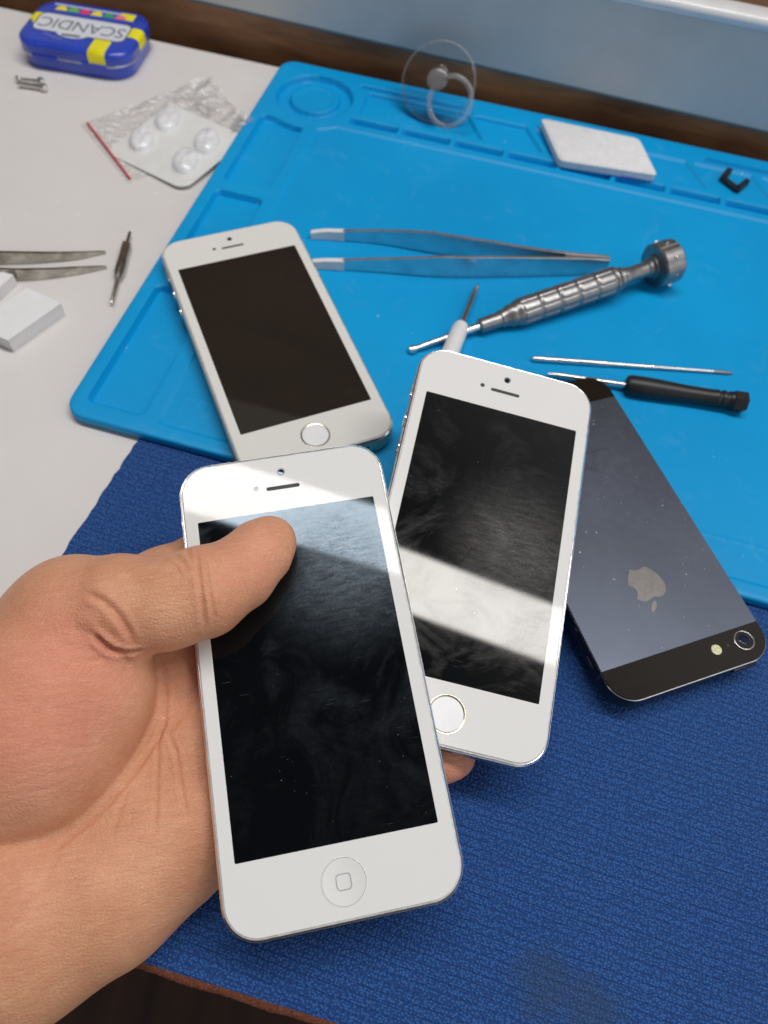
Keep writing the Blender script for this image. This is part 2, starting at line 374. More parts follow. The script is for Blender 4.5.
# outer rim: loft from the grid border out and down
bord = [idx[0, i] for i in range(nx)] + [idx[j, nx-1] for j in range(1, ny)] + [idx[ny-1, i] for i in range(nx-2, -1, -1)] + [idx[j, 0] for j in range(ny-2, 0, -1)]
def out_pt(x, y, e):                          # nearest point on the rounded outline grown by e
    cx, cy = min(max(x, MR), MW-MR), min(max(y, MR), MD-MR); dx, dy = x-cx, y-cy
    l = math.hypot(dx, dy)
    if l < 1e-6: return x, y
    return cx + dx/l*(MR+e), cy + dy/l*(MR+e)
prev = bord
for e, z in ((-.9, T1), (-.25, T1-.25), (0, T1-.9), (0, T0+.5), (-.4, T0)):
    cur = []
    for b_ in bord:
        x, y = out_pt(V[b_][0], V[b_][1], e); cur.append(len(V)); V.append([x, y, z])
    for i in range(len(bord)):
        j = (i+1) % len(bord); F.append([prev[i], cur[i], cur[j], prev[j]])
    prev = cur
F.append(prev[::-1])
V = np.array(V); V[:, 1] -= (1 - V[:, 1]/252)*V[:, 0]*.0145; V[:, 0] -= (1 - V[:, 1]/252)*1.6; V[:, 1] += V[:, 1]/252*V[:, 0]*.004
me = bpy.data.meshes.new('m'); me.from_pydata((np.array(V)*S).tolist(), [], F); me.update()
finish(me, 'silicone_sheet', SIL, rm, 50)
zw = T1 - .8                                  # level of the work area

# ================================================================== phones
ALU = simple('brushed_aluminium', (.62, .62, .63), .32, 1.0, var=.05, vs=.2)
ALUW = simple('worn_champagne_aluminium', (.50, .42, .33), .36, 1.0, var=.12, vs=.15)
CHAM = simple('polished_chamfer', (.85, .85, .86), .14, 1.0, var=.03, vs=.4)
WHT = {k: glassy('white_cover_glass_%d' % k, c, seed=k, dust=0, smear=.8, white=True) for k, c in ((0, (.78, .78, .765)), (1, (.79, .78, .765)), (2, (.76, .745, .71)))}
SCR0 = glassy('front_screen_glass', (.0025, .0028, .0035), (.68, .84, 1.0), dust=1.0, seed=1, smear=2.2, spot=(12, 24, 36))
SCR1 = glassy('second_screen_glass', (.004, .0045, .005), (1, .98, .95), dust=1.6, seed=2.7, smear=1.9, spot=(12, 4, 34))
SCR2 = glassy('far_screen_glass', (.022, .018, .015), (1, .93, .86), dust=.8, seed=4.1, smear=.6)
DARK = simple('dark_slot', (.02, .02, .022), .5)
LENS = glassy('lens_glass', (.004, .008, .03), (.7, .8, 1), dust=0, smear=0)
GOLD = simple('champagne_ring', (.66, .58, .46), .2, 1.0, var=.08)
SILV = simple('silver_ring', (.66, .57, .42), .25, 1.0)
BTN = simple('white_button_glass', (.86, .86, .87), .25, var=.01)
BAND = simple('white_antenna_band', (.8, .8, .8), .4)
ICON = simple('grey_icon_print', (.36, .37, .40), .4)
GRV = simple('soft_grey_groove', (.62, .63, .63), .4)
GASK = simple('grey_white_gasket', (.55, .55, .54), .45, var=.12, vs=.5)
PW, PH, PT, PR = 58.6, 123.8, 7.6, 9.0
def frame(root, mf, mc, front=True, vol=-1, band=BAND, mk=None, ed=.5, gk=None, gi=.95):
    mk = mk or mc
    """metal body, z from -7.6 to -0.35, with side keys; vol = side (x sign) of the volume keys"""
    V, F = rslab(PW, PH, PR, [(1.6, -7.58), (.5, -7.5), (0, -7.0), (0, -.38-ed), (.02, -.34-ed)], 14); mesh('metal_frame', V, F, mf, root, 30)
    n = 14; A = [[(x, y, z) for x, y in rrect(PW-2*i, PH-2*i, PR-i, n)] for i, z in ((.03, -.36-ed), (ed, -.36), (ed+.06, -.37), (ed+.06, -.9))]
    B_ = [[(x, y, z) for x, y in rrect(PW-2*i, PH-2*i, PR-i, n)] for i, z in ((ed+.07, -.8), (ed+.07, -.33), (gi, -.26), (gi, -.8))]
    V, F = loft(B_, False); mesh('glass_gasket', V, F, gk or GASK, root, 20)
    V, F = loft(A, False); mesh('polished_edge', V, F, mc, root, 20)
    for y, kind in ((45.3, 's'), (34.2, 'v'), (23.8, 'v')):
        if kind == 's': V, F = rslab(5.2, 1.5, .7, [(0, -.3), (0, .42), (.12, .55)], 5)
        else: V, F = turn([(2.5, -.3), (2.5, .4), (2.3, .55), (0.01, .5)], 28)
        V = np.array(V)[:, [2, 0, 1]]*np.array([1, 1, 1]); V[:, 0] = vol*(V[:, 0] + PW/2 - .05); V += np.array([0, y, -3.8])
        mesh('mute_switch' if kind == 's' else 'volume_button', V, F, mk, root)
    V, F = rslab(9.5, 2.1, 1.0, [(0, -.3), (0, .35), (.15, .5)], 6); V = np.array(V)[:, [0, 2, 1]]; V += np.array([-vol*18.2, PH/2-.02, -3.8]); mesh('power_button', V, F, mk, root)
    for sx in (-1, 1):
        for sy in (-1, 1):
            V, F = box(.12, 1.0, 6.0, .03); V = np.array(V) + np.array([sx*(PW/2-.02), sy*(PH/2-11.2), -6.9]); mesh('antenna_line', V, F, band, root)
    V, F = rslab(8.6, 2.4, 1.1, [(0, -.2), (0, .03)], 6); V = np.array(V)[:, [0, 2, 1]]; V = V*np.array([1, -1, 1]) + np.array([0, -PH/2, -3.8]); mesh('charging_port', V, F, DARK, root)
    mb = MB()
    for k in range(7):
        for s in (-1, 1):
            V, F = turn([(.55, -.2), (.55, .03)], 10); V = np.array(V)[:, [0, 2, 1]]*np.array([1, -1, 1]) + np.array([s*(8 + 1.5*k), -PH/2, -3.8]); mb.add(V, F)
    mb.build('speaker_holes', DARK, root, 0)
def white_phone(label, T, mf, wm, sm, touch, ring, scale=1.0):
    root = empty('smartphone', label, 'smartphone', mat=T)
    frame(root, mf, CHAM)
    hb = -52.9; br = 5.35
    slot = [(x, y + 51.3) for x, y in rrect(9.6, 1.15, .57, 6)]
    cam_ = circ(1.15, 24, 0, 56.1); sens = circ(.72, 20, -7.7, 51.9)
    scr = rrect(49.9, 88.5, .35, 3)
    plate('front_glass', [rrect(PW-2.0, PH-2.0, PR-1.0, 14), scr, slot, cam_, sens, circ(br, 56, 0, hb)], -.55, 0, wm, root, .05)
    V, F = rslab(50.3, 88.9, .3, [(0, -.5), (0, -.035)], 2); mesh('screen', V, F, sm, root)
    V, F = rslab(10.6, 1.6, .5, [(0, -.6), (0, -.3)], 5); V = np.array(V) + np.array([0, 51.3, 0]); mesh('earpiece', V, F, DARK, root)
    V, F = turn([(1.3, -.6), (1.3, -.28), (.01, -.28)], 24); V = np.array(V) + np.array([0, 56.1, 0]); cm = mesh('front_camera', V, F, ICON, root)
    V, F = turn([(.85, -.3), (.85, -.12), (.01, -.08)], 24); V = np.array(V) + np.array([0, 56.1, 0]); mesh('lens', V, F, LENS, cm)
    V, F = turn([(.85, -.6), (.85, -.15), (.01, -.15)], 20); V = np.array(V) + np.array([-7.7, 51.9, 0]); mesh('proximity_sensor', V, F, DARK if touch else GRV, root)
    if touch:
        V, F = turn([(4.75, -.55), (4.75, -.12), (4.65, -.05), (.01, -.05)], 56); V = np.array(V) + np.array([0, hb, 0]); hbm = mesh('home_button', V, F, BTN, root, 15)
        n = 56; A = [[(r*math.cos(2*PI*i/n), hb + r*math.sin(2*PI*i/n), z) for i in range(n)] for r, z in ((5.33, -.5), (5.33, .03), (5.2, .06), (4.78, -.12), (4.78, -.5))]
        V, F = loft(A, False); mesh('button_ring', V, F, ring, hbm, 60)
    else:
        V, F = turn([(5.28, -.55), (5.28, -.06), (5.1, -.05), (4.6, -.16), (3.0, -.34), (1.2, -.42), (.01, -.43)], 56); V = np.array(V) + np.array([0, hb, 0]); hbm = mesh('home_button', V, F, wm, root, 60)
        plate('button_icon', [[(x, y+hb) for x, y in rrect(3.7, 3.7, .95, 6)], [(x, y+hb) for x, y in rrect(3.3, 3.3, .78, 6)]], -.44, -.28, ICON, hbm)
        n = 56; A = [[(r*math.cos(2*PI*i/n), hb + r*math.sin(2*PI*i/n), z) for i in range(n)] for r, z in ((5.62, -.01), (5.55, .035), (5.38, .035), (5.33, -.1))]
        V, F = loft(A, False); mesh('button_rim', V, F, wm, hbm, 60)
    return root
def M4(rows, t):
    A = np.array(rows); u, _, vt = np.linalg.svd(A); A = u @ vt
    T = Matrix([list(A[0]) + [t[0]*S], list(A[1]) + [t[1]*S], list(A[2]) + [t[2]*S], [0, 0, 0, 1]]); return T
FR = np.array([[0.9535, -0.3014, 0.0035], [0.298, 0.9408, -0.1612], [0.0453, 0.1548, 0.9869]]); u_, _, vt_ = np.linalg.svd(FR); FR = u_ @ vt_
FT = np.array([-14.16, 69.42, 40.48])
T_front = M4(FR, FT)
mt = (np.array([28.72, 114.96, 39.24]) - CAM)*1.009 + CAM
T_mid = M4([[0.9909, 0.0971, 0.0936], [-0.0817, 0.9844, -0.1555], [-0.1072, 0.1465, 0.9834]], mt)
T_back = Matrix.Translation((-52.99*S, 210.42*S, (T1 + PT + .02)*S)) @ Matrix.Rotation(math.atan2(.4744, .8803), 4, 'Z')
ph_front = white_phone('white smartphone with square icon home button, gripped on top under the thumb', T_front, ALU, WHT[0], SCR0, False, None)
ph_mid = white_phone('white smartphone with silver ringed home button, held partly beneath the thumbed phone', T_mid, ALU, WHT[1], SCR1, True, SILV)
ph_back = white_phone('white smartphone with brownish worn sides lying on the left part of the blue mat', T_back, ALUW, WHT[2], SCR2, True, GOLD)

# black phone, face down
SLF = simple('black_anodised_metal', (.02, .024, .035), .3, .6, var=.1)
m, nt, b = newmat('slate_back'); v = coords(nt)
c = ramp(nt, noise(nt, v, .02, 4), .3, .7, (.095, .108, .14, 1), (.125, .14, .18, 1))
dots = math_(nt, 'ADD', specks(nt, v, .28, .055, .62), math_(nt, 'ADD', specks(nt, v, .8, .09, .93), specks(nt, v, .12, .035, .5)))
c = mixc(nt, math_(nt, 'MULTIPLY', dots, .9), c, (.75, .78, .82, 1)); L(nt, c, b.inputs['Base Color'])
L(nt, math_(nt, 'SUBTRACT', 1.0, dots), b.inputs['Metallic']); setp(b, Roughness=.42)
mr = N(nt, 'ShaderNodeMapRange'); mr.inputs[3].default_value = .36; mr.inputs[4].default_value = .5; L(nt, noise(nt, v, .3, 6), mr.inputs[0]); L(nt, mr.outputs[0], b.inputs['Roughness'])
SLATE = m
LOGO = simple('mirror_logo', (.25, .235, .225), .34, 1.0, var=.03)
BGL = glassy('black_back_glass', (.014, .011, .009), (1, .95, .9), dust=.5, seed=6, smear=.5)
PRN = simple('grey_print', (.075, .083, .10), .4, .5)
k_ = .9784
bl_pos = (np.array([78.68, 147.67, 7.9]) - CAM)*k_ + CAM
T_blk = M4([[-0.9049, 0.4257, -0.0051], [-0.4257, -0.9048, 0.0091], [-0.0007, 0.0104, 0.9999]], bl_pos) @ Matrix.Scale(k_, 4)
pb = empty('smartphone', 'slate black smartphone lying face down, camera and fruit logo showing', 'smartphone', mat=T_blk)
frame(pb, SLF, CHAM, vol=1, mk=SLF, ed=.22, gk=SLF, gi=.42, band=simple('black_antenna_band', (.03, .03, .035), .4))
YC, YB = 50.1, -49.6
def band_loop(y0, y1, inset=.44):
    out = [(x, y) for x, y in rrect(PW-2*inset, PH-2*inset, PR-inset, 14)]
    res = []
    for i, (x, y) in enumerate(out):                      # clip the outline to y0..y1
        a, c_ = out[i-1], (x, y)
        for lim in sorted((y0, y1), key=lambda q: abs(q-a[1])):
            if (a[1]-lim)*(c_[1]-lim) < 0: t = (lim-a[1])/(c_[1]-a[1]); res.append((a[0]+t*(c_[0]-a[0]), lim))
        if y0 <= y <= y1: res.append(c_)
    return res
logo_pts = [(0,26),(6,29),(12,31.2),(18,31.8),(24,30.8),(30,27.5),(35,22.5),(37,20),(32,16),(28.5,10),(27.3,4),(28,-2),(30.5,-7.5),(34,-11.5),(39.5,-15),(36.5,-23),(32,-31),(27,-38.5),(23,-43.5),(19,-46.8),(15,-48),(11,-47.6),(6,-45.6),(1,-44.4),(-4,-44.8),(-9,-46.8),(-13,-48.2),(-17,-48),(-22,-45),(-28,-38),(-34,-28),(-38.5,-16),(-41,-4),(-40.5,7),(-37,17),(-31.5,24.5),(-25,29),(-18,31.2),(-12,31),(-6,28.6)]
leaf_pts = [(.3,34.5),(.8,41),(3,47),(7,53),(12,57.5),(18,60.5),(17.8,54),(15.5,48),(12,42.5),(7,37.5)]
def smooth_loop(P, it=2):
    for _ in range(it): P = [q for i in range(len(P)) for q in ((.75*P[i-1][0]+.25*P[i][0], .75*P[i-1][1]+.25*P[i][1]), (.25*P[i-1][0]+.75*P[i][0], .25*P[i-1][1]+.75*P[i][1]))]
    return P
ls = .155
lg = [[(x*ls, y*ls*.95 + 28.0) for x, y in smooth_loop(logo_pts)], [((x*1.15-1)*ls, y*ls*.95 + 28.1) for x, y in smooth_loop(leaf_pts)]]
plate('back_plate', [band_loop(YB+.06, YC-.06)], -.4, 0, SLATE, pb)
plate('fruit_logo', lg, -.05, .05, LOGO, pb)
camc = circ(3.45, 40, -21.2, 54.6); flc = circ(1.75, 28, -10.6, 54.7)
tg = plate('camera_end_glass', [band_loop(YC, 70), camc, flc], -.45, .0, BGL, pb, .05)
plate('plain_end_glass', [band_loop(-70, YB)], -.45, .0, BGL, pb, .05)
TC = Matrix.Translation((-21.2, 54.6, 0))
def ringz(rs): n = 44; return loft([[(r*math.cos(2*PI*i/n), r*math.sin(2*PI*i/n), z) for i in range(n)] for r, z in rs], False)
V, F = ringz([(3.42, -.4), (3.42, .08), (3.2, .16), (2.95, .10), (2.9, -.5)]); cr = mesh('camera_ring', V, F, simple('dark_metal_ring', (.25, .24, .25), .2, 1.0), pb, 60, T=TC)
V, F = turn([(2.92, -.5), (2.9, .02), (.01, .03)], 40); mesh('camera_glass', V, F, BGL, cr, T=TC)
V, F = turn([(1.75, .0), (1.7, .05), (1.0, .075), (.01, .08)], 30); mesh('lens', V, F, LENS, cr, 60, T=TC)
V, F = ringz([(1.95, .04), (1.9, .07), (1.72, .07), (1.7, .04)]); mesh('lens_bezel', V, F, SLF, cr, 60, T=TC)
fl = simple('flash_diffuser', (.80, .74, .42), .25, coat=.6, var=.25, vs=2.0)
V, F = turn([(1.72, -.45), (1.7, -.04), (1.3, .0), (.01, .02)], 28); fm = mesh('flash', V, F, fl, pb, 60, T=Matrix.Translation((-10.6, 54.7, 0)))
V, F = turn([(.42, -.02), (.42, .012)], 16); mesh('microphone_hole', V, F, DARK, pb, 0, T=Matrix.Translation((-15.0, 54.6, 0)))
text('model_lettering', 'iPhone', 5.6, PRN, pb, Matrix.Translation((0, -22, .02)), .06)
text('small_print', 'Designed by Apple in California   Assembled in China', 1.35, PRN, pb, Matrix.Translation((0, -27.6, .02)), .06)
text('small_print', 'Model A1429', 1.35, PRN, pb, Matrix.Translation((0, -29.6, .02)), .06)

# ================================================================== tools and small things
def along(A, B, x0=0.0):
    A, B = Vector(A), Vector(B); x = (B-A).normalized(); y = Vector((0, 0, 1)).cross(x).normalized(); z = x.cross(y)
    m_ = Matrix((x, y, z)).transposed().to_4x4(); m_.translation = A*S; return m_
STEEL = simple('satin_steel', (.66, .67, .68), .3, .95, var=.06, vs=.12)
STEELB = simple('bright_steel', (.75, .74, .71), .2, 1.0, var=.08, vs=.5)
GUN = simple('gunmetal_alloy', (.29, .285, .285), .34, .9, var=.08, vs=.4)
WPL = simple('white_plastic', (.78, .78, .78), .35, var=.02)
BPL = simple('black_rubbery_plastic', (.012, .012, .013), .42, var=.15, vs=.5, bmp=.02)

def arm_ribbon(pxs, hts, z0, th, name, m, parent, n=8, inv=None):
    """a blade standing on its edge: pxs = where its foot runs, hts = heights"""
    base = [Vector(at(*p, z0)) for p in pxs]
    # resample smoothly
    P, Hh = [], []
    for i in range(len(base)-1):
        a, b_, c_, d_ = base[max(i-1, 0)], base[i], base[i+1], base[min(i+2, len(base)-1)]
        for k in range(n):
            t = k/n; P.append(.5*((2*b_) + (-a+c_)*t + (2*a-5*b_+4*c_-d_)*t*t + (-a+3*b_-3*c_+d_)*t**3)); Hh.append(hts[i]*(1-t) + hts[i+1]*t)
    P.append(base[-1]); Hh.append(hts[-1])
    rings = []
    for i, p in enumerate(P):
        t = (P[min(i+1, len(P)-1)] - P[max(i-1, 0)]).normalized(); s = Vector((-t.y, t.x, 0)).normalized()
        h0 = (max(hts)-Hh[i])*.5 if inv else 0; h = Hh[i]; w = th/2; c_ = min(.2, w*.5)
        rings.append([tuple(p + s*a_ + Vector((0, 0, h0 + z))) for a_, z in ((-w, c_), (-w+c_, 0), (w-c_, 0), (w, c_), (w, h-c_), (w-c_, h), (-w+c_, h), (-w, h-c_))])
    V, F = loft(rings); V = np.array(V) - np.array(parent.location)/S
    return mesh(name, V, F, m, parent, 30), P
zc = zw + .05
p0 = at(606, 270, zc)
tw = empty('tweezers', 'long steel tweezers with white plastic tips lying on the blue mat', 'tweezers', p0)
arm_ribbon([(341, 240), (385, 244), (430, 252), (490, 261), (545, 268), (604, 270.5)], [5.0, 7.5, 10.8, 10.6, 9.8, 8.0], zc, 1.3, 'arm', STEEL, tw)
arm_ribbon([(341, 269), (385, 272), (440, 276), (500, 276), (550, 275), (604, 273)], [5.0, 7.5, 10.8, 10.6, 9.8, 8.0], zc, 1.3, 'arm', STEEL, tw)
for pts in ([(311, 238), (326, 238.5), (344, 240)], [(311, 267), (326, 268), (344, 269.3)]):
    o_, _ = arm_ribbon(pts, [3.4, 4.6, 5.2], zc, 2.3, 'plastic_tip', WPL, tw)
arm_ribbon([(560, 272.0), (604, 272)], [9.0, 7.8], zc + .1, 3.2, 'joined_end', STEEL, tw)
STEEL2 = simple('brownish_worn_steel', (.46, .44, .39), .24, 1.0, var=.2, vs=.2)
tw2 = empty('tweezers', 'short steel tweezers on the pale table at the left, near the white paper block', 'tweezers', at(-60, 270, 0))
arm_ribbon([(-170, 268), (-80, 267), (0, 264), (40, 262.5), (78, 259), (106, 253)], [6.5, 7, 6.6, 5.6, 3.8, .8], .05, 1.2, 'arm', STEEL2, tw2)
arm_ribbon([(-170, 272), (-80, 279), (0, 280.5), (40, 279), (78, 274), (107, 268)], [6.5, 7, 6.6, 5.6, 3.8, .8], .05, 1.2, 'arm', STEEL2, tw2)

def on_axis(name, label, cat, A, B, parts, n=36, group=None):
    root = empty(name, label, cat, mat=along(A, B), group=group)
    for nm, prof, m_ in parts:
        V, F = lathe(prof, n); mesh(nm, V, F, m_, root, 32)
    return root
A, B = Vector(at(409, 350.5, 5.7)), Vector(at(661, 264, 13.9)); Ln = (B-A).length
sd = on_axis('precision_screwdriver', 'grey metal screwdriver with dimpled grip and round swivel knob', 'screwdriver', A, B, [
    ('shaft', [(.01, -.3), (1.5, .2), (1.7, 1.5), (1.2, 3.5), (1.25, 12), (1.55, 20), (1.6, 33)], STEELB),
    ('collar', [(2.0, 31.5), (3.0, 32.2), (3.2, 41), (3.6, 41.5), (3.9, 44.5), (4.6, 45.5), (4.8, 48)], GUN),
    ('neck', [(4.6, 97.5), (4.6, 100), (3.7, 101), (3.7, 103), (3.3, 104), (3.3, Ln-8), (3.9, Ln-7.6), (3.9, Ln-6), (5.2, Ln-5.6), (5.2, Ln-4.2)], GUN)])
# dimpled grip
nx_, nt_ = 220, 128; rings = []
for i in range(nx_+1):
    x = 48 + 50*i/nx_; u = (x-50)/9.0; rr = []
    env = min(1, max(0, (x-50)/.8))*min(1, max(0, (96-x)/.8)); r0 = 4.9 + .95*min(1, (x-48)/3.0)*min(1, (98-x)/2.0+.2)
    for j in range(nt_):
        th = 2*PI*j/nt_; a = abs(math.sin(PI*u)) if 0 <= u < 5.12 else 0; c_ = abs(math.sin(4*th))
        knob_ = min(1, 2.4*a)*min(1, 1.9*c_); gr = (1-knob_)**1.5
        rr.append((x, (r0-.42*gr*env)*math.cos(th), (r0-.42*gr*env)*math.sin(th)))
    rings.append(rr)
V, F = loft(rings); mesh('grip', V, F, GUN, sd, 60)
mb = MB()
n = 72; pr = [(4.8, 0), (8.7, .4), (9.4, 1.2), (9.4, 9.6), (8.8, 10.4), (6.2, 10.6), (5.8, 10.0), (.01, 9.8)]
rings = []
for r, x in pr: rings.append([(Ln-4.2+x, (r - (.3 if (i % 9) < 2 and r > 8.5 else 0))*math.cos(2*PI*i/n), (r - (.3 if (i % 9) < 2 and r > 8.5 else 0))*math.sin(2*PI*i/n)) for i in range(n)])
V, F = loft(rings); kn = mesh('swivel_knob', V, F, GUN, sd, 25)
mb = MB()
for k in range(8):
    a = 2*PI*(k+.72)/8; V, F = turn([(1.0, -.3), (.95, .05), (.6, .06), (.55, -.2), (.01, -.2)], 18)
    T = Matrix.Translation((Ln+1.0, 9.15*math.cos(a), 9.15*math.sin(a))) @ Matrix.Rotation(a - PI/2, 4, 'X') @ Matrix.Rotation(-PI/2, 4, 'X')
    mb.add(V, F, T)
mb.build('rim_studs', STEELB, kn, 40)

A, B = Vector(at(547, 373.5, 6.0)), Vector(at(746, 402.5, 8.6)); Ln = (B-A).length
s0 = Ln-46.5; k2 = Ln-s0
bs = on_axis('precision_screwdriver', 'small screwdriver with black plastic handle beside the black phone', 'screwdriver', A, B, [
    ('shaft', [(.01, -.1), (.6, .3), (.75, 3), (1.05, 5), (1.1, s0+.5)], STEELB),
    ('handle', [(2.6, s0-.8), (3.7, s0-.2), (4.25, s0+1.2), (4.3, s0+7), (4.0, s0+14), (3.45, s0+23), (3.3, s0+31), (3.35, s0+34), (3.5, s0+35), (3.15, s0+35.6), (3.15, s0+36.4), (3.5, s0+36.9), (3.5, s0+38), (3.15, s0+38.5), (3.15, s0+39.3), (3.5, s0+39.8), (3.6, s0+41)], BPL)])
V, F = lathe([(3.75, s0+40.9), (4.2, s0+41.4), (4.2, Ln-.5), (3.8, Ln)], 6); mesh('hex_end', V, F, BPL, bs, 20)
A, B = Vector(at(532, 358.5, 5.4)), Vector(at(733, 373, 5.0)); Ln = (B-A).length
on_axis('double_ended_bit', 'thin silver rod bit lying above the black handled screwdriver', 'screwdriver bit', A, B, [
    ('thick_half', [(.7, 0), (1.15, .4), (1.15, Ln*.34), (1.3, Ln*.345), (1.3, Ln*.365), (1.0, Ln*.37), (.98, Ln*.6)], STEELB),
    ('thin_half', [(.95, Ln*.59), (.85, Ln*.6), (.75, Ln*.9)], STEEL), ('dark_tip', [(.74, Ln*.89), (.7, Ln*.97), (.3, Ln)], GUN)])
A, B = Vector(at(478.5, 283, 7.2)), Vector(at(444, 368, 8.0)); D = (B-A).normalized()
on_axis('precision_screwdriver', 'small screwdriver with white handle, its bare shaft poking out above the middle phone', 'screwdriver', A, A + D*95, [
    ('shaft', [(.01, -.1), (.5, .8), (.85, 3.0), (1.15, 4.5), (1.2, 31)], STEELB),
    ('handle', [(1.8, 26.5), (2.7, 27.2), (3.3, 29.2), (3.5, 33), (3.6, 60), (3.2, 88), (2.6, 90)], WPL)])
A, B = Vector(at(130, 232, 2.2)), Vector(at(111.5, 303, 2.2)); Ln = (B-A).length
on_axis('spring_bar_tool', 'small double ended pin tool on the pale table beside the mat edge', 'pin tool', A, B, [
    ('pin', [(.45, 0), (.7, .3), (.8, Ln*.16)], STEEL2), ('body', [(.9, Ln*.15), (2.15, Ln*.19), (2.2, Ln*.58), (1.5, Ln*.66)], STEEL2),
    ('fork', [(1.3, Ln*.65), (.85, Ln*.69), (.75, Ln*.98), (.4, Ln)], STEEL2)], 20)

# white folded paper block at the left edge
PAP = simple('white_paper', (.80, .80, .81), .6, var=.015, vs=.1)
PAPS = simple('paper_side', (.70, .71, .73), .6, var=.04, vs=.4)
c0 = at(28, 318, 0)
c1, c2, c3 = at(61, 303, 6.6), at(8, 340, 6.6), at(27, 288, 6.6)
pbk = empty('paper_block', 'white folded paper block at the left edge of the table', 'paper', c0)
q = np.array([c3, c1, c2, c3 + (c2-c1)]) - c0
def prism(P4, z0, z1, jit=0): 
    return loft([[(p[0]+ (random.random()-.5)*jit, p[1] + (random.random()-.5)*jit, z) for p in P4] for z in (z0, z1)])
mbk = MB(); V, F = prism(q, .1, 1.2); mbk.add(V, F)
V, F = prism(q, 1.35, 6.2); mbk.add(V, F); mbk.build('folded_stack', PAP, pbk, 20)
qt = [p*1.012 for p in q]; V, F = prism(qt, 6.25, 6.6); mesh('cover_sheet', V, F, PAP, pbk, 0)
q2 = np.array([at(0, 291, 6), at(21, 297, 6), at(-18, 335, 6), at(-50, 318, 6)]) - c0
lb = empty('paper_block', 'white paper piece partly under the folded block, cut by the picture edge', 'paper', c0 + np.array([-12, 4, 0]))
q2 = q2 + np.array([6, 4, 0]) ; q2 = q2 + np.array([0, 4.5, 0])
V, F = prism(q2 + np.array([-2, 0, 0]), .1, 5.2); mesh('folded_sheet', V, F, PAP, lb, 0)

# white foam block on the mat
cs = [at(*p, T1+5) for p in ((541, 117), (640, 138), (658, 174), (560, 159))]
c0 = sum(cs)/4; c0[2] = T1
FOAM = simple('white_foam', (.78, .77, .78), .7, var=.03, vs=.3, bmp=.1, bs=1.5)
er = empty('foam_eraser', 'white foam eraser block lying across the upper trays of the blue mat', 'eraser', c0)
cc = [np.array(p) - c0 for p in cs]
rings = []
for i_, z in ((1.0, .05), (0, .9), (0, 4.2), (.9, 5.0)):
    rg = []
    for k in range(4):
        p = cc[k][:2]; a = cc[k-1][:2]-p; b_ = cc[(k+1) % 4][:2]-p; a = a/np.linalg.norm(a); b_ = b_/np.linalg.norm(b_)
        base = p + (a+b_)*i_
        for t in (0, .5, 1): 
            o_ = base + a*2.2*(1-t)**2 + b_*2.2*t**2; rg.append((o_[0], o_[1], z))
    rings.append(rg)
V, F = loft(rings); mesh('block', V, F, FOAM, er, 40)
PUR = simple('violet_mark', (.22, .16, .55), .6)
V, F = tube([(cc[3][0]*.35+cc[2][0]*.65, cc[3][1]*.35+cc[2][1]*.65+.25, 1.0), (cc[2][0]-3.5, cc[2][1]+.6, 1.0)], .45, 8); mesh('violet_stain', V, F, PUR, er)

# black U clip
zt = T1 - 1.0
pts = [at(*p, zt+1.2) for p in ((729, 171), (722.5, 179), (737, 190), (746.5, 182))]
c0 = at(735, 182, zt)
mb = MB()
rr = [Vector(p - c0) for p in pts]
for a, b_ in zip(rr[:-1], rr[1:]):
    d_ = (b_-a); l = d_.length; V, F = box(l+1.6, 2.8, 2.6, .3); V = np.array(V) + np.array([l/2, 0, -1.2]); T = Matrix.Translation(a) @ Matrix.Rotation(math.atan2(d_.y, d_.x), 4, 'Z'); mb.add(V, F, T)
u = empty('plastic_clip', 'tiny black u shaped plastic clip in the upper tray of the mat', 'clip', c0); mb.build('clip_body', BPL, u, 30)
V, F = turn([(.6, 1.2), (.55, 1.75), (.01, 1.8)], 12); mesh('clip_peg', np.array(V) + np.array(list(rr[1])), F, BPL, u)

# clear suction cup with its pull ring
m, nt, b = newmat('clear_plastic'); setp(b, Roughness=.06, Specular_IOR_Level=.6); b.inputs['Base Color'].default_value = (.9, .95, 1, 1); b.inputs['Alpha'].default_value = 1
out = nt.nodes['Material Output']; tb = N(nt, 'ShaderNodeBsdfTransparent'); tb.inputs[0].default_value = (.985, .99, .992, 1)
gl = N(nt, 'ShaderNodeBsdfGlossy'); gl.inputs['Roughness'].default_value = .09; fr = N(nt, 'ShaderNodeFresnel'); fr.inputs['IOR'].default_value = 1.24
L(nt, noise(nt, coords(nt), .5, 3), gl.inputs['Roughness']) if False else None
mx = N(nt, 'ShaderNodeMixShader'); L(nt, fr.outputs[0], mx.inputs[0]); L(nt, tb.outputs[0], mx.inputs[1]); L(nt, gl.outputs[0], mx.inputs[2]); L(nt, mx.outputs[0], out.inputs['Surface'])
CLR = m
CLR2 = CLR.copy(); CLR2.name = 'clear_thick_plastic'
for n_ in CLR2.node_tree.nodes:
    if n_.type == 'FRESNEL': n_.inputs['IOR'].default_value = 1.7
    if n_.type == 'BSDF_GLOSSY': n_.inputs['Roughness'].default_value = .16
nt_ = CLR2.node_tree; o_ = [n_ for n_ in nt_.nodes if n_.type == 'OUTPUT_MATERIAL'][0]; sh_ = o_.inputs['Surface'].links[0].from_socket
df_ = nt_.nodes.new('ShaderNodeBsdfDiffuse'); df_.inputs[0].default_value = (.85, .88, .9, 1); ms_ = nt_.nodes.new('ShaderNodeMixShader'); ms_.inputs[0].default_value = .12  # whitish diffuse stands in for bright highlights on bead, hub and ring
nt_.links.new(sh_, ms_.inputs[1]); nt_.links.new(df_.outputs[0], ms_.inputs[2]); nt_.links.new(ms_.outputs[0], o_.inputs['Surface'])
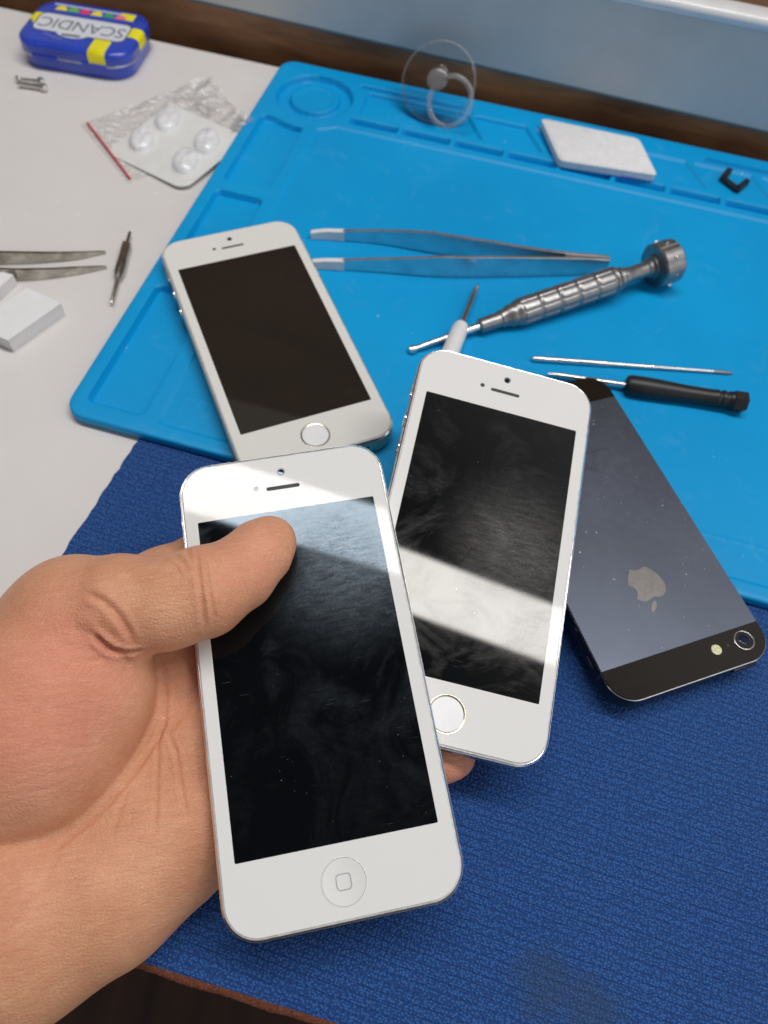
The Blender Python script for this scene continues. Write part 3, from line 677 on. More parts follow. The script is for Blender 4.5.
# cup leans back; its face normal points up and towards the viewer
sc_c = at(438, 81, T1 + 14.6)
Tn = Matrix.Translation(Vector(sc_c)*S) @ Matrix.Rotation(R(-14), 4, 'Z') @ Matrix.Rotation(R(48), 4, 'X') @ Matrix.Diagonal((.95, .95, .4, 1))
cup = empty('suction_cup', 'clear plastic suction cup with pull ring standing on the far edge of the mat', 'suction cup', mat=Tn)
V, F = turn([(19.0, -4.6), (19.9, -4.3), (20.1, -3.8), (19.4, -3.4), (15, -1.2), (9, 1.0), (5.5, 2.2), (5.0, 4.5), (.01, 4.8), (.01, 1.2), (8.5, -.6), (14.5, -2.8), (19.0, -4.6)], 64); mesh('cup', V, F, CLR, cup, 60)
V, F = tube([(19.3*math.cos(2*PI*i/72), 19.3*math.sin(2*PI*i/72), -4.0) for i in range(72)], .6, 12, True); mesh('rim_bead', V, F, CLR2, cup, 60)  # bead added round the lip to give edge highlights
V, F = turn([(3.0, 4.8), (5.2, 5.2), (5.6, 6.6), (5.0, 8.2), (3.4, 8.8), (.01, 8.9)], 32); mesh('hub', V, F, CLR2, cup, 60)
ring = [(11.2*math.cos(2*PI*i/56) + 9.8, 12.0*math.sin(2*PI*i/56) - 8.4, 8.6 + .12*11*math.cos(2*PI*i/56)) for i in range(56)]
V, F = tube(ring, 1.35, 14, True); mesh('pull_ring', V, F, CLR2, cup, 60)

# blister pack and zip bag
BW = simple('milky_blister_plastic', (.80, .81, .79), .3, coat=.5, var=.02, vs=.1)
qs = [at(*p, 4) for p in ((109, 145), (190, 187), (240, 140), (167, 96))]
c0 = sum(qs)/4; c0[2] = 0
exy = np.array(qs[1])-np.array(qs[0]); bw = np.linalg.norm(exy[:2]); eyy = np.array(qs[3])-np.array(qs[0]); bh = np.linalg.norm(eyy[:2])
brz = math.atan2(exy[1], exy[0])
bp = empty('blister_pack', 'white four pocket blister pack lying on a clear zip bag', 'blister pack', c0 + np.array([0, 0, 1.6]), brz)
bp.rotation_euler = (R(2.0), R(-2.5), brz)
V, F = rslab(bw, bh, 6, [(0, 0), (0, .45), (.2, .6)], 8); mesh('card', V, F, BW, bp)
irot = Matrix.Rotation(-brz, 3, 'Z')
MILK = simple('frosted_dome', (.80, .81, .83), .3, coat=.5, var=.06, vs=.4, bmp=.25, bs=.45)
for px in ((141.8, 137), (167.8, 119), (207.4, 143), (186, 161.5)):
    p = irot @ Vector(np.array(at(*px, 3)) - c0)
    dm = []; ra = -brz + R(6)
    def el(rx, ry, a): x_, y_ = rx*math.cos(a), ry*math.sin(a); return p.x + x_*math.cos(ra) - y_*math.sin(ra), p.y + x_*math.sin(ra) + y_*math.cos(ra)
    for r, z in ((7.0, .5), (6.7, .9), (6.3, 2.2), (5.5, 3.3), (4.2, 3.9), (2.4, 4.1), (.01, 4.1)):
        dm.append([(*el(r*.95, r*1.45, 2*PI*i/40), z + .5*math.sin(3*i/40*2*PI+p.x)*(0 < r < 5)*(r/5)) for i in range(40)])
    V, F = loft(dm); mesh('pocket', V, F, MILK, bp, 60)
    rg_ = [[(*el(r*.95, r*1.42, 2*PI*i/40), z) for i in range(40)] for r, z in ((7.6, .5), (7.6, .8), (7.0, .85))]
    V, F = loft(rg_); mesh('pocket_rim', V, F, BW, bp, 40)
m, nt, b = newmat('clear_film'); out = nt.nodes['Material Output']; v = coords(nt)
tb = N(nt, 'ShaderNodeBsdfTransparent'); tb.inputs[0].default_value = (.97, .97, .97, 1)
gl = N(nt, 'ShaderNodeBsdfGlossy'); gl.inputs['Roughness'].default_value = .16
df = N(nt, 'ShaderNodeBsdfDiffuse'); df.inputs[0].default_value = (.93, .93, .93, 1)
fr = N(nt, 'ShaderNodeFresnel'); fr.inputs['IOR'].default_value = 1.6
bn = N(nt, 'ShaderNodeBump'); bn.inputs['Distance'].default_value = .9*S; L(nt, noise(nt, v, .22, 5, .6, 1.0), bn.inputs['Height']); L(nt, bn.outputs[0], gl.inputs['Normal']); L(nt, bn.outputs[0], fr.inputs['Normal'])
mx = N(nt, 'ShaderNodeMixShader'); L(nt, math_(nt, 'ADD', math_(nt, 'MULTIPLY', fr.outputs[0], .7), .02), mx.inputs[0]); L(nt, tb.outputs[0], mx.inputs[1]); L(nt, gl.outputs[0], mx.inputs[2])
m2 = N(nt, 'ShaderNodeMixShader'); m2.inputs[0].default_value = .16; L(nt, ramp(nt, noise(nt, v, .16, 7, .72, 1.5), .5, .66, (.06, .06, .06, 1), (.95, .95, .95, 1)), m2.inputs[0]); L(nt, mx.outputs[0], m2.inputs[1]); L(nt, df.outputs[0], m2.inputs[2]); L(nt, m2.outputs[0], out.inputs['Surface'])  # bright crinkle highlights painted on as white diffuse patches
FILM = m
fa, fb, fc, fd = [at(*p, 1.0) for p in ((80, 123), (209, 76), (256, 129), (128, 183))]
c0 = (fa+fb+fc+fd)/4; c0[2] = 0
zb = empty('zip_bag', 'clear plastic zip bag with a red strip under the blister pack', 'plastic bag', c0)
nn = 60; V = []
for j in range(nn+1):
    for i in range(nn+1):
        s, t = i/nn, j/nn; p = (fa*(1-s)+fb*s)*(1-t) + (fd*(1-s)+fc*s)*t - c0
        cr_ = s**1.5*(1-t*.4)
        z = .35 + .15*math.sin(9*s+4*t) + cr_*(1.4 + 1.1*math.sin(23*s+5*math.sin(9*t)) + .8*math.sin(31*t+11*s) + .5*rng.random())*.8
        mp_ = (p + c0 - O); uu_ = mp_ @ U
        if uu_ > -2: z = max(z, 5.3 + .3*math.sin(20*t))
        elif uu_ > -9: z = max(z, 5.3*(uu_+9)/7)
        under = abs(s-.48) < .3 and abs(t-.62) < .35
        if under: z = min(z, 1.0)
        V.append((p[0], p[1], z))
F = [[j*(nn+1)+i, j*(nn+1)+i+1, (j+1)*(nn+1)+i+1, (j+1)*(nn+1)+i] for j in range(nn) for i in range(nn)]
mesh('film', V, F, FILM, zb, 60)
REDS = simple('red_strip', (.62, .09, .12), .4)
a_, b_ = Vector(at(87.5, 123, .9) - c0), Vector(at(130, 178.5, .9) - c0)
V, F = tube([a_, (a_+b_)/2 + Vector((0, 0, .2)), b_], .62, 8); mesh('red_seal', V, F, REDS, zb)
WPR = simple('white_print', (.7, .7, .7), .5); 
V = []; 
for j in range(13):
    for i in range(13):
        s, t = .80 + .17*i/12, .30 + .55*j/12; p = (fa*(1-s)+fb*s)*(1-t) + (fd*(1-s)+fc*s)*t - c0
        k = int(round(t*nn))*(nn+1) + int(round(s*nn)); V.append((p[0], p[1], 0))
# printed lines on the bag
mb = MB()
for k in range(5):
    s = .74 + .022*k
    pts = []
    for t in np.linspace(.22, .62, 14):
        p = (fa*(1-s)+fb*s)*(1-t) + (fd*(1-s)+fc*s)*t - c0; pts.append((p[0], p[1], 3.6 + .2*math.sin(30*t)))
    for i in range(13):
        if rng.random() < .6: V_, F_ = tube([pts[i], pts[i+1]], .16, 5); mb.add(V_, F_)
mb.build('printed_lines', simple('grey_ink', (.2, .2, .2), .5), zb, 0)

# two little metal pins by the tin
for k, (a, b_, lab) in enumerate((((17, 79), (44, 81.5), 'tiny metal screw by the tin, the thinner one farther back'), ((20, 84), (47, 88), 'tiny metal screw by the tin, the thicker one with a round head'))):
    A, B = Vector(at(*a, 1.9)), Vector(at(*b_, 1.9)); Ln = (B-A).length; r = .8 + .35*k
    on_axis('small_screw', lab, 'screw', A, B, [('shank', [(r*.7, 0), (r, .4), (r, Ln-2.8)], STEELB), ('head', [(r, Ln-3.0), (1.85, Ln-2.6), (1.9, Ln-1.0), (1.1, Ln), (.01, Ln+.1)] , STEELB),
        ('end_cap', [(.5, -.6), (1.5, -.4), (1.6, .7), (.8, 1.0)], STEELB)], 20)

# mint tin
BLU = simple('blue_tin_paint', (.015, .055, .50), .3, coat=.6, var=.08, vs=.05)
YEL = simple('yellow_tin_print', (.90, .80, .01), .35, coat=.4, var=.02)
TW = simple('white_tin_print', (.72, .74, .80), .35, coat=.4, var=.02)
TK = simple('dark_tin_print', (.06, .06, .08), .4)
TINM = simple('bare_tin_seam', (.45, .48, .55), .3, 1.0)
t_l, t_r = at(24, 67, 0), at(121, 83, 0)
dx_ = t_r - t_l; tang = math.atan2(dx_[1], dx_[0]); TWd, TDp = 60.0, 44.0
fwd = np.array([-math.sin(tang), math.cos(tang), 0]); mid_ = (t_l+t_r)/2 + np.array([math.cos(tang), math.sin(tang), 0])*1.5
tc_ = mid_ + fwd*(TDp/2); tc_[2] = .05
tin = empty('mint_tin', 'small blue and yellow hinged mint tin on the far corner of the table', 'tin', tc_, tang); tin.scale = (1, 1, .83)
V, F = rslab(TWd-1.6, TDp-1.6, 11, [(1.2, 0), (.3, .3), (0, 1.0), (0, 8.2)], 12); mesh('tin_base', V, F, BLU, tin)
V, F = rslab(TWd+.3, TDp+.3, 11.5, [(.3, 7.9), (0, 8.1), (0, 8.9), (.3, 9.1)], 12); mesh('rolled_seam', V, F, TINM, tin)
V, F = rslab(TWd, TDp, 11.5, [(0.2, 8.5), (0, 8.8), (0, 14.2), (.5, 15.3), (1.6, 16.0), (3.2, 16.3), (4.2, 16.35)], 12); lid = mesh('lid', V, F, BLU, tin, 40)
V, F = box(13, .8, 3.0, .2); mesh('hinge', np.array(V) + np.array([-14, -TDp/2-.25, 6.4]), F, BLU, tin); mesh('hinge', np.array(V) + np.array([12, -TDp/2-.25, 6.4]), F, BLU, tin)
zt_ = 16.35
def lidplate(nm, loops, m_, dz=.03, th=.12): return plate(nm, loops, zt_ - .1, zt_ + dz, m_, lid)
# badge (upside down as seen here): rotated by half a turn
RT = Matrix.Translation((0, 0, 0)) @ Matrix.Rotation(PI, 4, 'Z')
def rot(Lp): return [(-x, -y) for x, y in Lp]
badge = [(x + .5, y + 1.0) for x, y in rrect(48, 16, 3.4, 8)]
lidplate('badge_border', [rot([(x + .5, y+1.0) for x, y in rrect(49.4, 17.4, 4.0, 8)])], TK, .03)
lidplate('badge', [rot(badge)], TW, .06)
lidplate('badge_bulge', [rot([(8.2*math.cos(a)+3, 8.3 + 4.4*math.sin(a)) for a in np.linspace(0, PI, 20)])], TW, .05)
T = Matrix.Translation((-.5, -1.0, zt_+.09)) @ Matrix.Rotation(PI, 4, 'Z')
text('brand_lettering', 'SCANDIC', 12.6, simple('grey_lettering', (.16, .17, .20), .4), lid, T, .06, 1.0, 0, (.84, 1.0), .03)
mbs = MB()
sq = [(-3 + 4.6 - .19*i, -10.6 + (.9 + .5*math.sin(i*.9))*math.sin(i*.85), zt_+.1) for i in range(50)]
V, F = tube(sq, .3, 6); mesh('script_scrawl', V, F, TK, lid)
mb = MB()
for k in range(6):
    V, F = turn([(.35, 0), (.3, .05)], 8); mb.add(V, F, Matrix.Translation((-16 + k*1.9, -11.5 - .9*k + .04*k*k, zt_)))
mb.build('small_print_dots', TW, lid, 0)
def yell(x0, y0, x1, y1): return [(x0, y0), (x1, y0), (x1, y1), (x0, y1)]
lidplate('yellow_cross_arm', [yell(9.5, -TDp/2+4, 18.5, -8.5)], YEL)
lidplate('yellow_cross_arm', [yell(24.2, -3.5, TWd/2-4, 5.5)], YEL)
lidplate('yellow_cross_arm', [yell(-TWd/2+3.6, -3.5, -23.6, 6.5)], YEL)
lidplate('yellow_cross_arm', [yell(14, 11.5, 22, TDp/2-4)], YEL)
# the bars run on over the rounded shoulder and down the side of the lid
def sidebar(x0, x1, face):
    prof_ = [(4.25, 16.38), (3.2, 16.37), (1.6, 16.07), (.5, 15.37), (-.06, 14.2), (-.06, 9.2)]
    pts = []
    for i_, z in prof_:
        for x in (x0, x1):
            if face == 'f': pts.append((x, -TDp/2 + i_, z))
            else: pts.append(((TWd/2 - i_)*face, x, z))
    F_ = [[2*k, 2*k+1, 2*k+3, 2*k+2] for k in range(len(prof_)-1)]
    Vi = [tuple(np.array(p)*np.array([.995, .995, .999])) for p in pts]; n_ = len(pts)
    F_ += [[a+n_ for a in f[::-1]] for f in F_] + [[0, 1, n_+1, n_], [n_-2, n_-1, 2*n_-1, 2*n_-2]] + [[2*k, 2*k+2, n_+2*k+2, n_+2*k] for k in range(len(prof_)-1)] + [[2*k+1, 2*k+3, n_+2*k+3, n_+2*k+1] for k in range(len(prof_)-1)]
    mesh('yellow_side_bar', pts+Vi, F_, YEL, lid, 60)
sidebar(9.5, 18.5, 'f'); sidebar(-3.5, 5.5, 1); sidebar(-1.0, 6.5, -1)
cols = [(.9, .75, .02), (.15, .5, .08), (.8, .05, .12), (.9, .75, .02), (.05, .35, .1), (.85, .2, .25)]
for k in range(6):
    x = -20 + 6.4*k; lidplate('fruit_print', [[(x, 11.2), (x+6.2, 11.6), (x+5.4, 14.6), (x+3, 15.8), (x+.6, 14.8)]], simple('print_%d' % k, cols[k], .4), .05)
lidplate('white_lettering_strip', [yell(-22, 16, 14, 17.2)], TW, .05)

# ================================================================== the hand (left hand, palm up, thumb over the top phone)
def lp(px, py, z):                            # photo direction -> point in the top phone's own frame at height z (mm)
    d = FR.T @ ray(px, py); c = FR.T @ (CAM - FT); s = (z - c[2])/d[2]; return c + s*d
h_ = 1.0
lo = np.array([-190., -135., -62.]); hi = np.array([62., 72., 34.])
nxg = ((hi-lo)/h_).astype(int) + 1
ax = [lo[i] + h_*np.arange(nxg[i]) for i in range(3)]
def new(): return np.full(tuple(nxg), 60.0, np.float32)
def region(pts, r):
    a = np.min(pts, 0) - r - 14; b_ = np.max(pts, 0) + r + 14
    i0 = np.clip(((a-lo)/h_).astype(int), 0, nxg-1); i1 = np.clip(((b_-lo)/h_).astype(int) + 2, 1, nxg)
    return tuple(slice(i0[k], i1[k]) for k in range(3))
def smin(a, b_, k):
    h = np.clip(.5 + .5*(b_-a)/k, 0, 1); return b_*(1-h) + a*h - k*h*(1-h)
def cone(Fd, p, q, r1, r2, k, sq=None):
    p, q = np.array(p, float), np.array(q, float); sl = region(np.array([p, q]), max(r1, r2))
    X_, Y_, Z_ = np.meshgrid(ax[0][sl[0]], ax[1][sl[1]], ax[2][sl[2]], indexing='ij')
    d = q-p; t = np.clip(((X_-p[0])*d[0] + (Y_-p[1])*d[1] + (Z_-p[2])*d[2])/(d@d + 1e-9), 0, 1)
    dx, dy, dz = X_-p[0]-t*d[0], Y_-p[1]-t*d[1], Z_-p[2]-t*d[2]
    if sq: dz = dz/sq
    tt = t*t*(3-2*t); D = np.sqrt(dx*dx+dy*dy+dz*dz) - (r1 + (r2-r1)*tt)
    if sq and sq < 1: D = D*min(1, sq*1.1)
    Fd[sl] = smin(Fd[sl], D.astype(np.float32), k)
def ell(Fd, c, rad, k, rz=0):
    c = np.array(c, float); sl = region(np.array([c]), max(rad))
    X_, Y_, Z_ = np.meshgrid(ax[0][sl[0]]-c[0], ax[1][sl[1]]-c[1], ax[2][sl[2]]-c[2], indexing='ij')
    X2, Y2 = X_*math.cos(rz)+Y_*math.sin(rz), -X_*math.sin(rz)+Y_*math.cos(rz)
    q0 = np.sqrt((X2/rad[0])**2+(Y2/rad[1])**2+(Z_/rad[2])**2) + 1e-6
    q1 = np.sqrt((X2/rad[0]**2)**2+(Y2/rad[1]**2)**2+(Z_/rad[2]**2)**2) + 1e-6
    Fd[sl] = smin(Fd[sl], (q0*(q0-1)/q1).astype(np.float32), k)
def chain(Fd, pts, k, sq=None):
    for (a, ra), (b_, rb) in zip(pts[:-1], pts[1:]): cone(Fd, a, b_, ra, rb, k, sq)
# thumb
TH = new()
chain(TH, [(lp(272, 540, 7.6), 6.3), (lp(262, 550, 8.4), 8.2), (lp(238, 574, 9.6), 9.3), (lp(203, 592, 11.4), 11.3), (lp(165, 603, 11.5), 11.6), (lp(120, 607, 10.5), 12.9), (lp(78, 614, 6.0), 14.5)], 3.0)
# ball of the thumb
BA = new()
chain(BA, [(lp(72, 625, 3.0), 17.0), (lp(54, 676, 0.0), 21.5), (lp(27, 728, -3.0), 24.5), (lp(-25, 750, -8.0), 26.0), (lp(-90, 800, -12), 26)], 8.0)
ell(BA, lp(92, 690, -3.0), (14.5, 16.5, 14), 8)
# the palm and the heel of the hand
PA = new()
chain(PA, [(lp(262, 800, -20.6), 11.0), (lp(205, 815, -20.5), 13.8), (lp(160, 842, -21.5), 17.0), (lp(98, 884, -22.0), 20.2), (lp(10, 927, -22), 23.2), (lp(-70, 950, -22), 24)], 9.0)
chain(PA, [(lp(240, 730, -20.5), 11.0), (lp(190, 745, -20.5), 13.0), (lp(120, 800, -23), 17), (lp(30, 860, -26), 20), (lp(-90, 900, -24), 24)], 9.0)
chain(PA, [(lp(232, 672, -20.0), 10.5), (lp(178, 668, -20.0), 12.5), (lp(125, 700, -21), 15), (lp(60, 780, -25), 18)], 9.0)
chain(PA, [(lp(120, 616, -17), 12.0), (lp(165, 626, -17.5), 11.5), (lp(180, 668, -20), 11.5)], 7.0)
chain(PA, [(lp(118, 640, -15), 12), (lp(70, 640, -10), 15)], 8)
# wrist and forearm, out of frame
chain(PA, [(lp(-40, 880, -18), 27), ((-118, -52, -16), 26), ((-150, -78, -14), 27), ((-186, -108, -13), 30)], 12.0)
# fingers
FI = new()
chain(FI, [(lp(112, 607, -17), 11.6), (lp(166, 584, -18), 10.6), (lp(207, 567, -18.6), 9.9)], 3.5)
chain(FI, [(lp(207, 562, -18.6), 9.9), (lp(300, 545, -17.6), 9.4), (lp(345, 533, -20), 8.8)], 3)
chain(FI, [(lp(345, 533, -20), 8.8), (lp(384, 517, -26), 8.2), (lp(396, 512, -27.5), 7.2)], 2.5)
F2 = new()
chain(F2, [(lp(180, 668, -20.5), 11.0), (lp(260, 655, -18.4), 10.2), (lp(340, 640, -21), 9.6), (lp(400, 628, -25.6), 9.0), (lp(432, 622, -27.5), 7.8)], 3)
F3 = new()
chain(F3, [(lp(190, 742, -20.5), 11.0), (lp(275, 745, -18.5), 10.0), (lp(350, 752, -21.5), 9.4), (lp(405, 757, -25.0), 8.4), (lp(440, 755, -26.0), 7.6), (lp(452, 754, -26.2), 6.9)], 3)
F4 = new()
chain(F4, [(lp(205, 812, -20.5), 10.5), (lp(285, 822, -17.6), 9.0), (lp(345, 826, -18), 8.4), (lp(395, 822, -19.5), 7.6), (lp(412, 820, -20), 6.8)], 3)
PALM = smin(PA, FI, 5.0)
for Fx in (F2, F3, F4): PALM = smin(PALM, Fx, 4.0)
BODY = smin(BA, PALM, 1.3)
BODY = smin(BODY, TH, 5.0)
# soft contact: carve the three dimensions of each held phone out of the flesh
gx_, gy_, gz_ = np.meshgrid(*ax, indexing='ij')
def phone_sd(Pq, grow):
    q = np.stack([np.abs(Pq[0])-PW/2+PR, np.abs(Pq[1])-PH/2+PR]); d2 = np.hypot(np.maximum(q[0], 0), np.maximum(q[1], 0)) + np.minimum(np.maximum(q[0], q[1]), 0) - PR
    dz = np.abs(Pq[2]+PT/2) - PT/2
    return (np.hypot(np.maximum(d2, 0), np.maximum(dz, 0)) + np.minimum(np.maximum(d2, dz), 0) - grow)
sdp = phone_sd((gx_, gy_, gz_), .12)
BODY = np.maximum(BODY, -sdp).astype(np.float32)
MR_ = np.array([[0.9909, 0.0971, 0.0936], [-0.0817, 0.9844, -0.1555], [-0.1072, 0.1465, 0.9834]]); u_, _, vt_ = np.linalg.svd(MR_); MR_ = u_ @ vt_
Am = MR_.T @ FR; tm = MR_.T @ (FT - mt)
Pm = [Am[i, 0]*gx_ + Am[i, 1]*gy_ + Am[i, 2]*gz_ + tm[i] for i in range(3)]
BODY = np.maximum(BODY, -phone_sd(Pm, .12)).astype(np.float32)
# keep clear of the bench top
wz = FR[2, 0]*gx_ + FR[2, 1]*gy_ + FR[2, 2]*gz_ + FT[2]
BODY = np.maximum(BODY, (1.6 - wz)).astype(np.float32)
del gx_, gy_, gz_, Pm, wz, sdp
def surface_nets(Fd):
    s = Fd < 0; nx, ny, nz = Fd.shape
    cs_ = np.zeros((nx-1, ny-1, nz-1), np.int8)
    for i in (0, 1):
        for j in (0, 1):
            for k in (0, 1): cs_ += s[i:nx-1+i, j:ny-1+j, k:nz-1+k]
    act = (cs_ > 0) & (cs_ < 8); ijk = np.argwhere(act); vid = -np.ones(act.shape, np.int32); vid[act] = np.arange(len(ijk))
    acc = np.zeros((len(ijk), 3)); cnt = np.zeros(len(ijk))
    C8 = [(i, j, k) for i in (0, 1) for j in (0, 1) for k in (0, 1)]
    val = {c: Fd[ijk[:, 0]+c[0], ijk[:, 1]+c[1], ijk[:, 2]+c[2]] for c in C8}
    for a in C8:
        for b_ in C8:
            if a < b_ and sum(abs(a[q]-b_[q]) for q in range(3)) == 1:
                fa_, fb_ = val[a], val[b_]; x = (fa_ < 0) != (fb_ < 0); t = fa_/(fa_-fb_ + 1e-12)
                P_ = np.array(a)[None, :]*(1-t[:, None]) + np.array(b_)[None, :]*t[:, None]
                acc[x] += P_[x]; cnt[x] += 1
    Vx = lo + h_*(ijk + acc/cnt[:, None]); Fq = []
    for axn in range(3):
        o1, o2 = (axn+1) % 3, (axn+2) % 3
        sl0 = [slice(None)]*3; sl1 = [slice(None)]*3; sl0[axn] = slice(0, -1); sl1[axn] = slice(1, None)
        e = s[tuple(sl0)] != s[tuple(sl1)]; E_ = np.argwhere(e)
        ok = (E_[:, o1] > 0) & (E_[:, o2] > 0) & (E_[:, o1] < nxg[o1]-1) & (E_[:, o2] < nxg[o2]-1); E_ = E_[ok]
        fl_ = s[E_[:, 0], E_[:, 1], E_[:, 2]]
        q = []
        for d1, d2 in ((1, 1), (0, 1), (0, 0), (1, 0)):
            c = E_.copy(); c[:, o1] -= d1; c[:, o2] -= d2; q.append(vid[c[:, 0], c[:, 1], c[:, 2]])
        q = np.stack(q, 1); q = np.where(fl_[:, None], q, q[:, ::-1]); Fq.append(q)
    Fq = np.concatenate(Fq); Fq = Fq[(Fq >= 0).all(1)]
    return Vx, Fq
BODY[0] = BODY[-1] = 1; BODY[:, 0] = BODY[:, -1] = 1; BODY[:, :, 0] = BODY[:, :, -1] = 1
HV, HF = surface_nets(BODY)
me = bpy.data.meshes.new('hand_raw'); me.from_pydata(HV.tolist(), [], HF.tolist()); me.update()
# relax, then subdivide once
bm = bmesh.new(); bm.from_mesh(me)
bm.verts.ensure_lookup_table()
# drop stray islands
seen = set(); best = []
for v_ in bm.verts:
    if v_.index in seen: continue
    st_ = [v_]; seen.add(v_.index); comp = []
    while st_:
        a = st_.pop(); comp.append(a)
        for e_ in a.link_edges:
            o_ = e_.other_vert(a)
            if o_.index not in seen: seen.add(o_.index); st_.append(o_)
    if len(comp) > len(best): best = comp
keep = set(v_.index for v_ in best)
bmesh.ops.delete(bm, geom=[v_ for v_ in bm.verts if v_.index not in keep], context='VERTS')
bm.to_mesh(me); bm.free()
tmp = bpy.data.objects.new('tmp', me); COL.objects.link(tmp)
sm_ = tmp.modifiers.new('s', 'SMOOTH'); sm_.factor = .5; sm_.iterations = 3
sb = tmp.modifiers.new('d', 'SUBSURF'); sb.levels = 1; sb.render_levels = 1; sb.subdivision_type = 'CATMULL_CLARK'
dg = bpy.context.evaluated_depsgraph_get(); dg.update()
hme = bpy.data.meshes.new_from_object(tmp.evaluated_get(dg)); bpy.data.objects.remove(tmp)
nv = len(hme.vertices); HV = np.empty(nv*3); hme.vertices.foreach_get('co', HV); HV = HV.reshape(-1, 3)
HN = np.empty(nv*3); hme.vertices.foreach_get('normal', HN); HN = HN.reshape(-1, 3)
# creases: find where each line lies on the skin, then press it in
bvh = BVHTree.FromPolygons([Vector(p) for p in HV], [tuple(p.vertices) for p in hme.polygons])
camL = FR.T @ (CAM - FT)
def hit(px, py):
    d = FR.T @ ray(px, py); r = bvh.ray_cast(Vector(camL), Vector(d)); return None if r[0] is None else np.array(r[0])
disp = np.zeros(nv); crease_w = np.zeros(nv)
def crease(pts, depth, w, bulge=.35):
    P_ = []
    for a, b_ in zip(pts[:-1], pts[1:]):
        n_ = max(2, int(math.hypot(a[0]-b_[0], a[1]-b_[1])/3))
        for k in range(n_):
            q = hit(a[0]+(b_[0]-a[0])*k/n_, a[1]+(b_[1]-a[1])*k/n_)
            if q is not None: P_.append(q)
    if len(P_) < 3: return
    P_ = np.array(P_); m_ = len(P_)
    box_ = np.all((HV > P_.min(0)-w*4) & (HV < P_.max(0)+w*4), 1); ii = np.nonzero(box_)[0]
    dmin = np.full(len(ii), 1e9); tt = np.zeros(len(ii))
    for k in range(m_-1):
        a, b_ = P_[k], P_[k+1]; ab = b_-a
        if ab @ ab > 36: continue
        t = np.clip(((HV[ii]-a) @ ab)/(ab @ ab + 1e-9), 0, 1); d = np.linalg.norm(HV[ii]-a-t[:, None]*ab, axis=1)
        u_ = d < dmin; dmin[u_] = d[u_]; tt[u_] = (k+t[u_])/(m_-1)
    fade = np.clip(np.minimum(tt, 1-tt)*6, .12, 1)
    disp[ii] -= depth*fade*(np.exp(-(dmin/w)**2) - bulge*np.exp(-((dmin-2.2*w)/(1.1*w))**2))
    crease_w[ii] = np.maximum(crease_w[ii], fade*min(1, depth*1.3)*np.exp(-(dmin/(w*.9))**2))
# deep fold at the thumb root
crease([(92, 634), (101, 642), (110, 649), (124, 652), (137, 651), (148, 650)], 2.1, .7, .2)
crease([(70, 627), (84, 632), (96, 637)], .35, 1.3, .5)
crease([(82, 592), (102, 600), (117, 614), (127, 630), (136, 648)], .7, .8, .3)
crease([(96, 622), (108, 632), (120, 642)], .25, 1.0, .3)
crease([(106, 648), (122, 654), (128, 664), (128, 674)], .5, .9)
crease([(60, 668), (90, 662), (112, 656)], .18, .8)
# creases of the thumb joint
crease([(196, 548), (200, 580), (203, 606), (205, 634)], .5, .6)
crease([(204, 552), (209, 590), (214, 616), (212, 632)], .42, .5)
crease([(186, 546), (192, 562), (196, 580)], .36, .55)
crease([(172, 552), (184, 562), (191, 578)], .34, .55)
crease([(160, 556), (174, 566), (184, 580)], .2, .5); crease([(215, 620), (220, 604), (224, 590)], .14, .6)
# lines of the palm
crease([(163, 660), (166, 700), (164, 725), (152, 748), (132, 776), (112, 800), (90, 822), (60, 846), (20, 868)], .48, .6)
crease([(164, 722), (158, 744), (157, 780), (156, 815), (154, 838)], .38, .5)
crease([(166, 728), (176, 752), (182, 790), (188, 822)], .38, .5)
crease([(196, 700), (184, 716), (168, 730)], .30, .6)
crease([(128, 790), (118, 815), (110, 842)], .2, .7); crease([(196, 740), (200, 760), (203, 790)], .2, .7)
crease([(74, 826), (100, 820), (150, 814), (200, 818)], .14, .7); crease([(60, 846), (46, 878), (44, 902)], .16, .8)
crease([(0, 876), (30, 870), (60, 858)], .15, .8); crease([(96, 930), (84, 950), (78, 968)], .1, .9)
for k in range(16):                           # faint cross lines over the ball of the thumb
    y0 = 640 + 11*k + rng.normal(0, 3); x0 = rng.uniform(0, 40); x1 = x0 + rng.uniform(40, 90)
    crease([(x0, y0+rng.normal(0, 2)), ((x0+x1)/2, y0 - 3), (x1, y0 - 8 + rng.normal(0, 2))], .07, .55)
HV = HV + HN*disp[:, None]
hme.vertices.foreach_set('co', (HV*S).ravel()); hme.update()
# natural redness, plus a mask for painted crease shade, stored on the mesh
red = np.zeros(nv)
for px, py, r, a in ((30, 720, 22, .95), (70, 660, 12, .45), (262, 548, 10, .6), (228, 580, 10, .4), (60, 600, 10, .35), (185, 700, 10, .45), (150, 880, 14, .15), (20, 900, 14, .25), (205, 800, 9, .3), (100, 690, 12, .35)):
    q = hit(px, py)
    if q is not None: red += a*np.exp(-np.sum((HV-q)**2, 1)/r**2)
q = np.array(lp(460, 757, -24)); red += .9*np.exp(-np.sum((HV-q)**2, 1)/12**2)
at_ = hme.attributes.new('redness', 'FLOAT', 'POINT'); at_.data.foreach_set('value', np.clip(red, 0, 1).astype(np.float32))
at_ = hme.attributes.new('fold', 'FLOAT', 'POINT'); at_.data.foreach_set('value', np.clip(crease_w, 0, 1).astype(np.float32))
m, nt, b = newmat('skin'); v = coords(nt)
A1 = N(nt, 'ShaderNodeAttribute'); A1.attribute_name = 'redness'; A2 = N(nt, 'ShaderNodeAttribute'); A2.attribute_name = 'fold'
c = ramp(nt, noise(nt, v, .06, 5, .6), .3, .72, (.62, .285, .145, 1), (.79, .425, .245, 1))
c = mixc(nt, math_(nt, 'MULTIPLY', ramp(nt, noise(nt, v, .28, 5, .65), .45, .75), .28), c, (.66, .27, .18, 1))
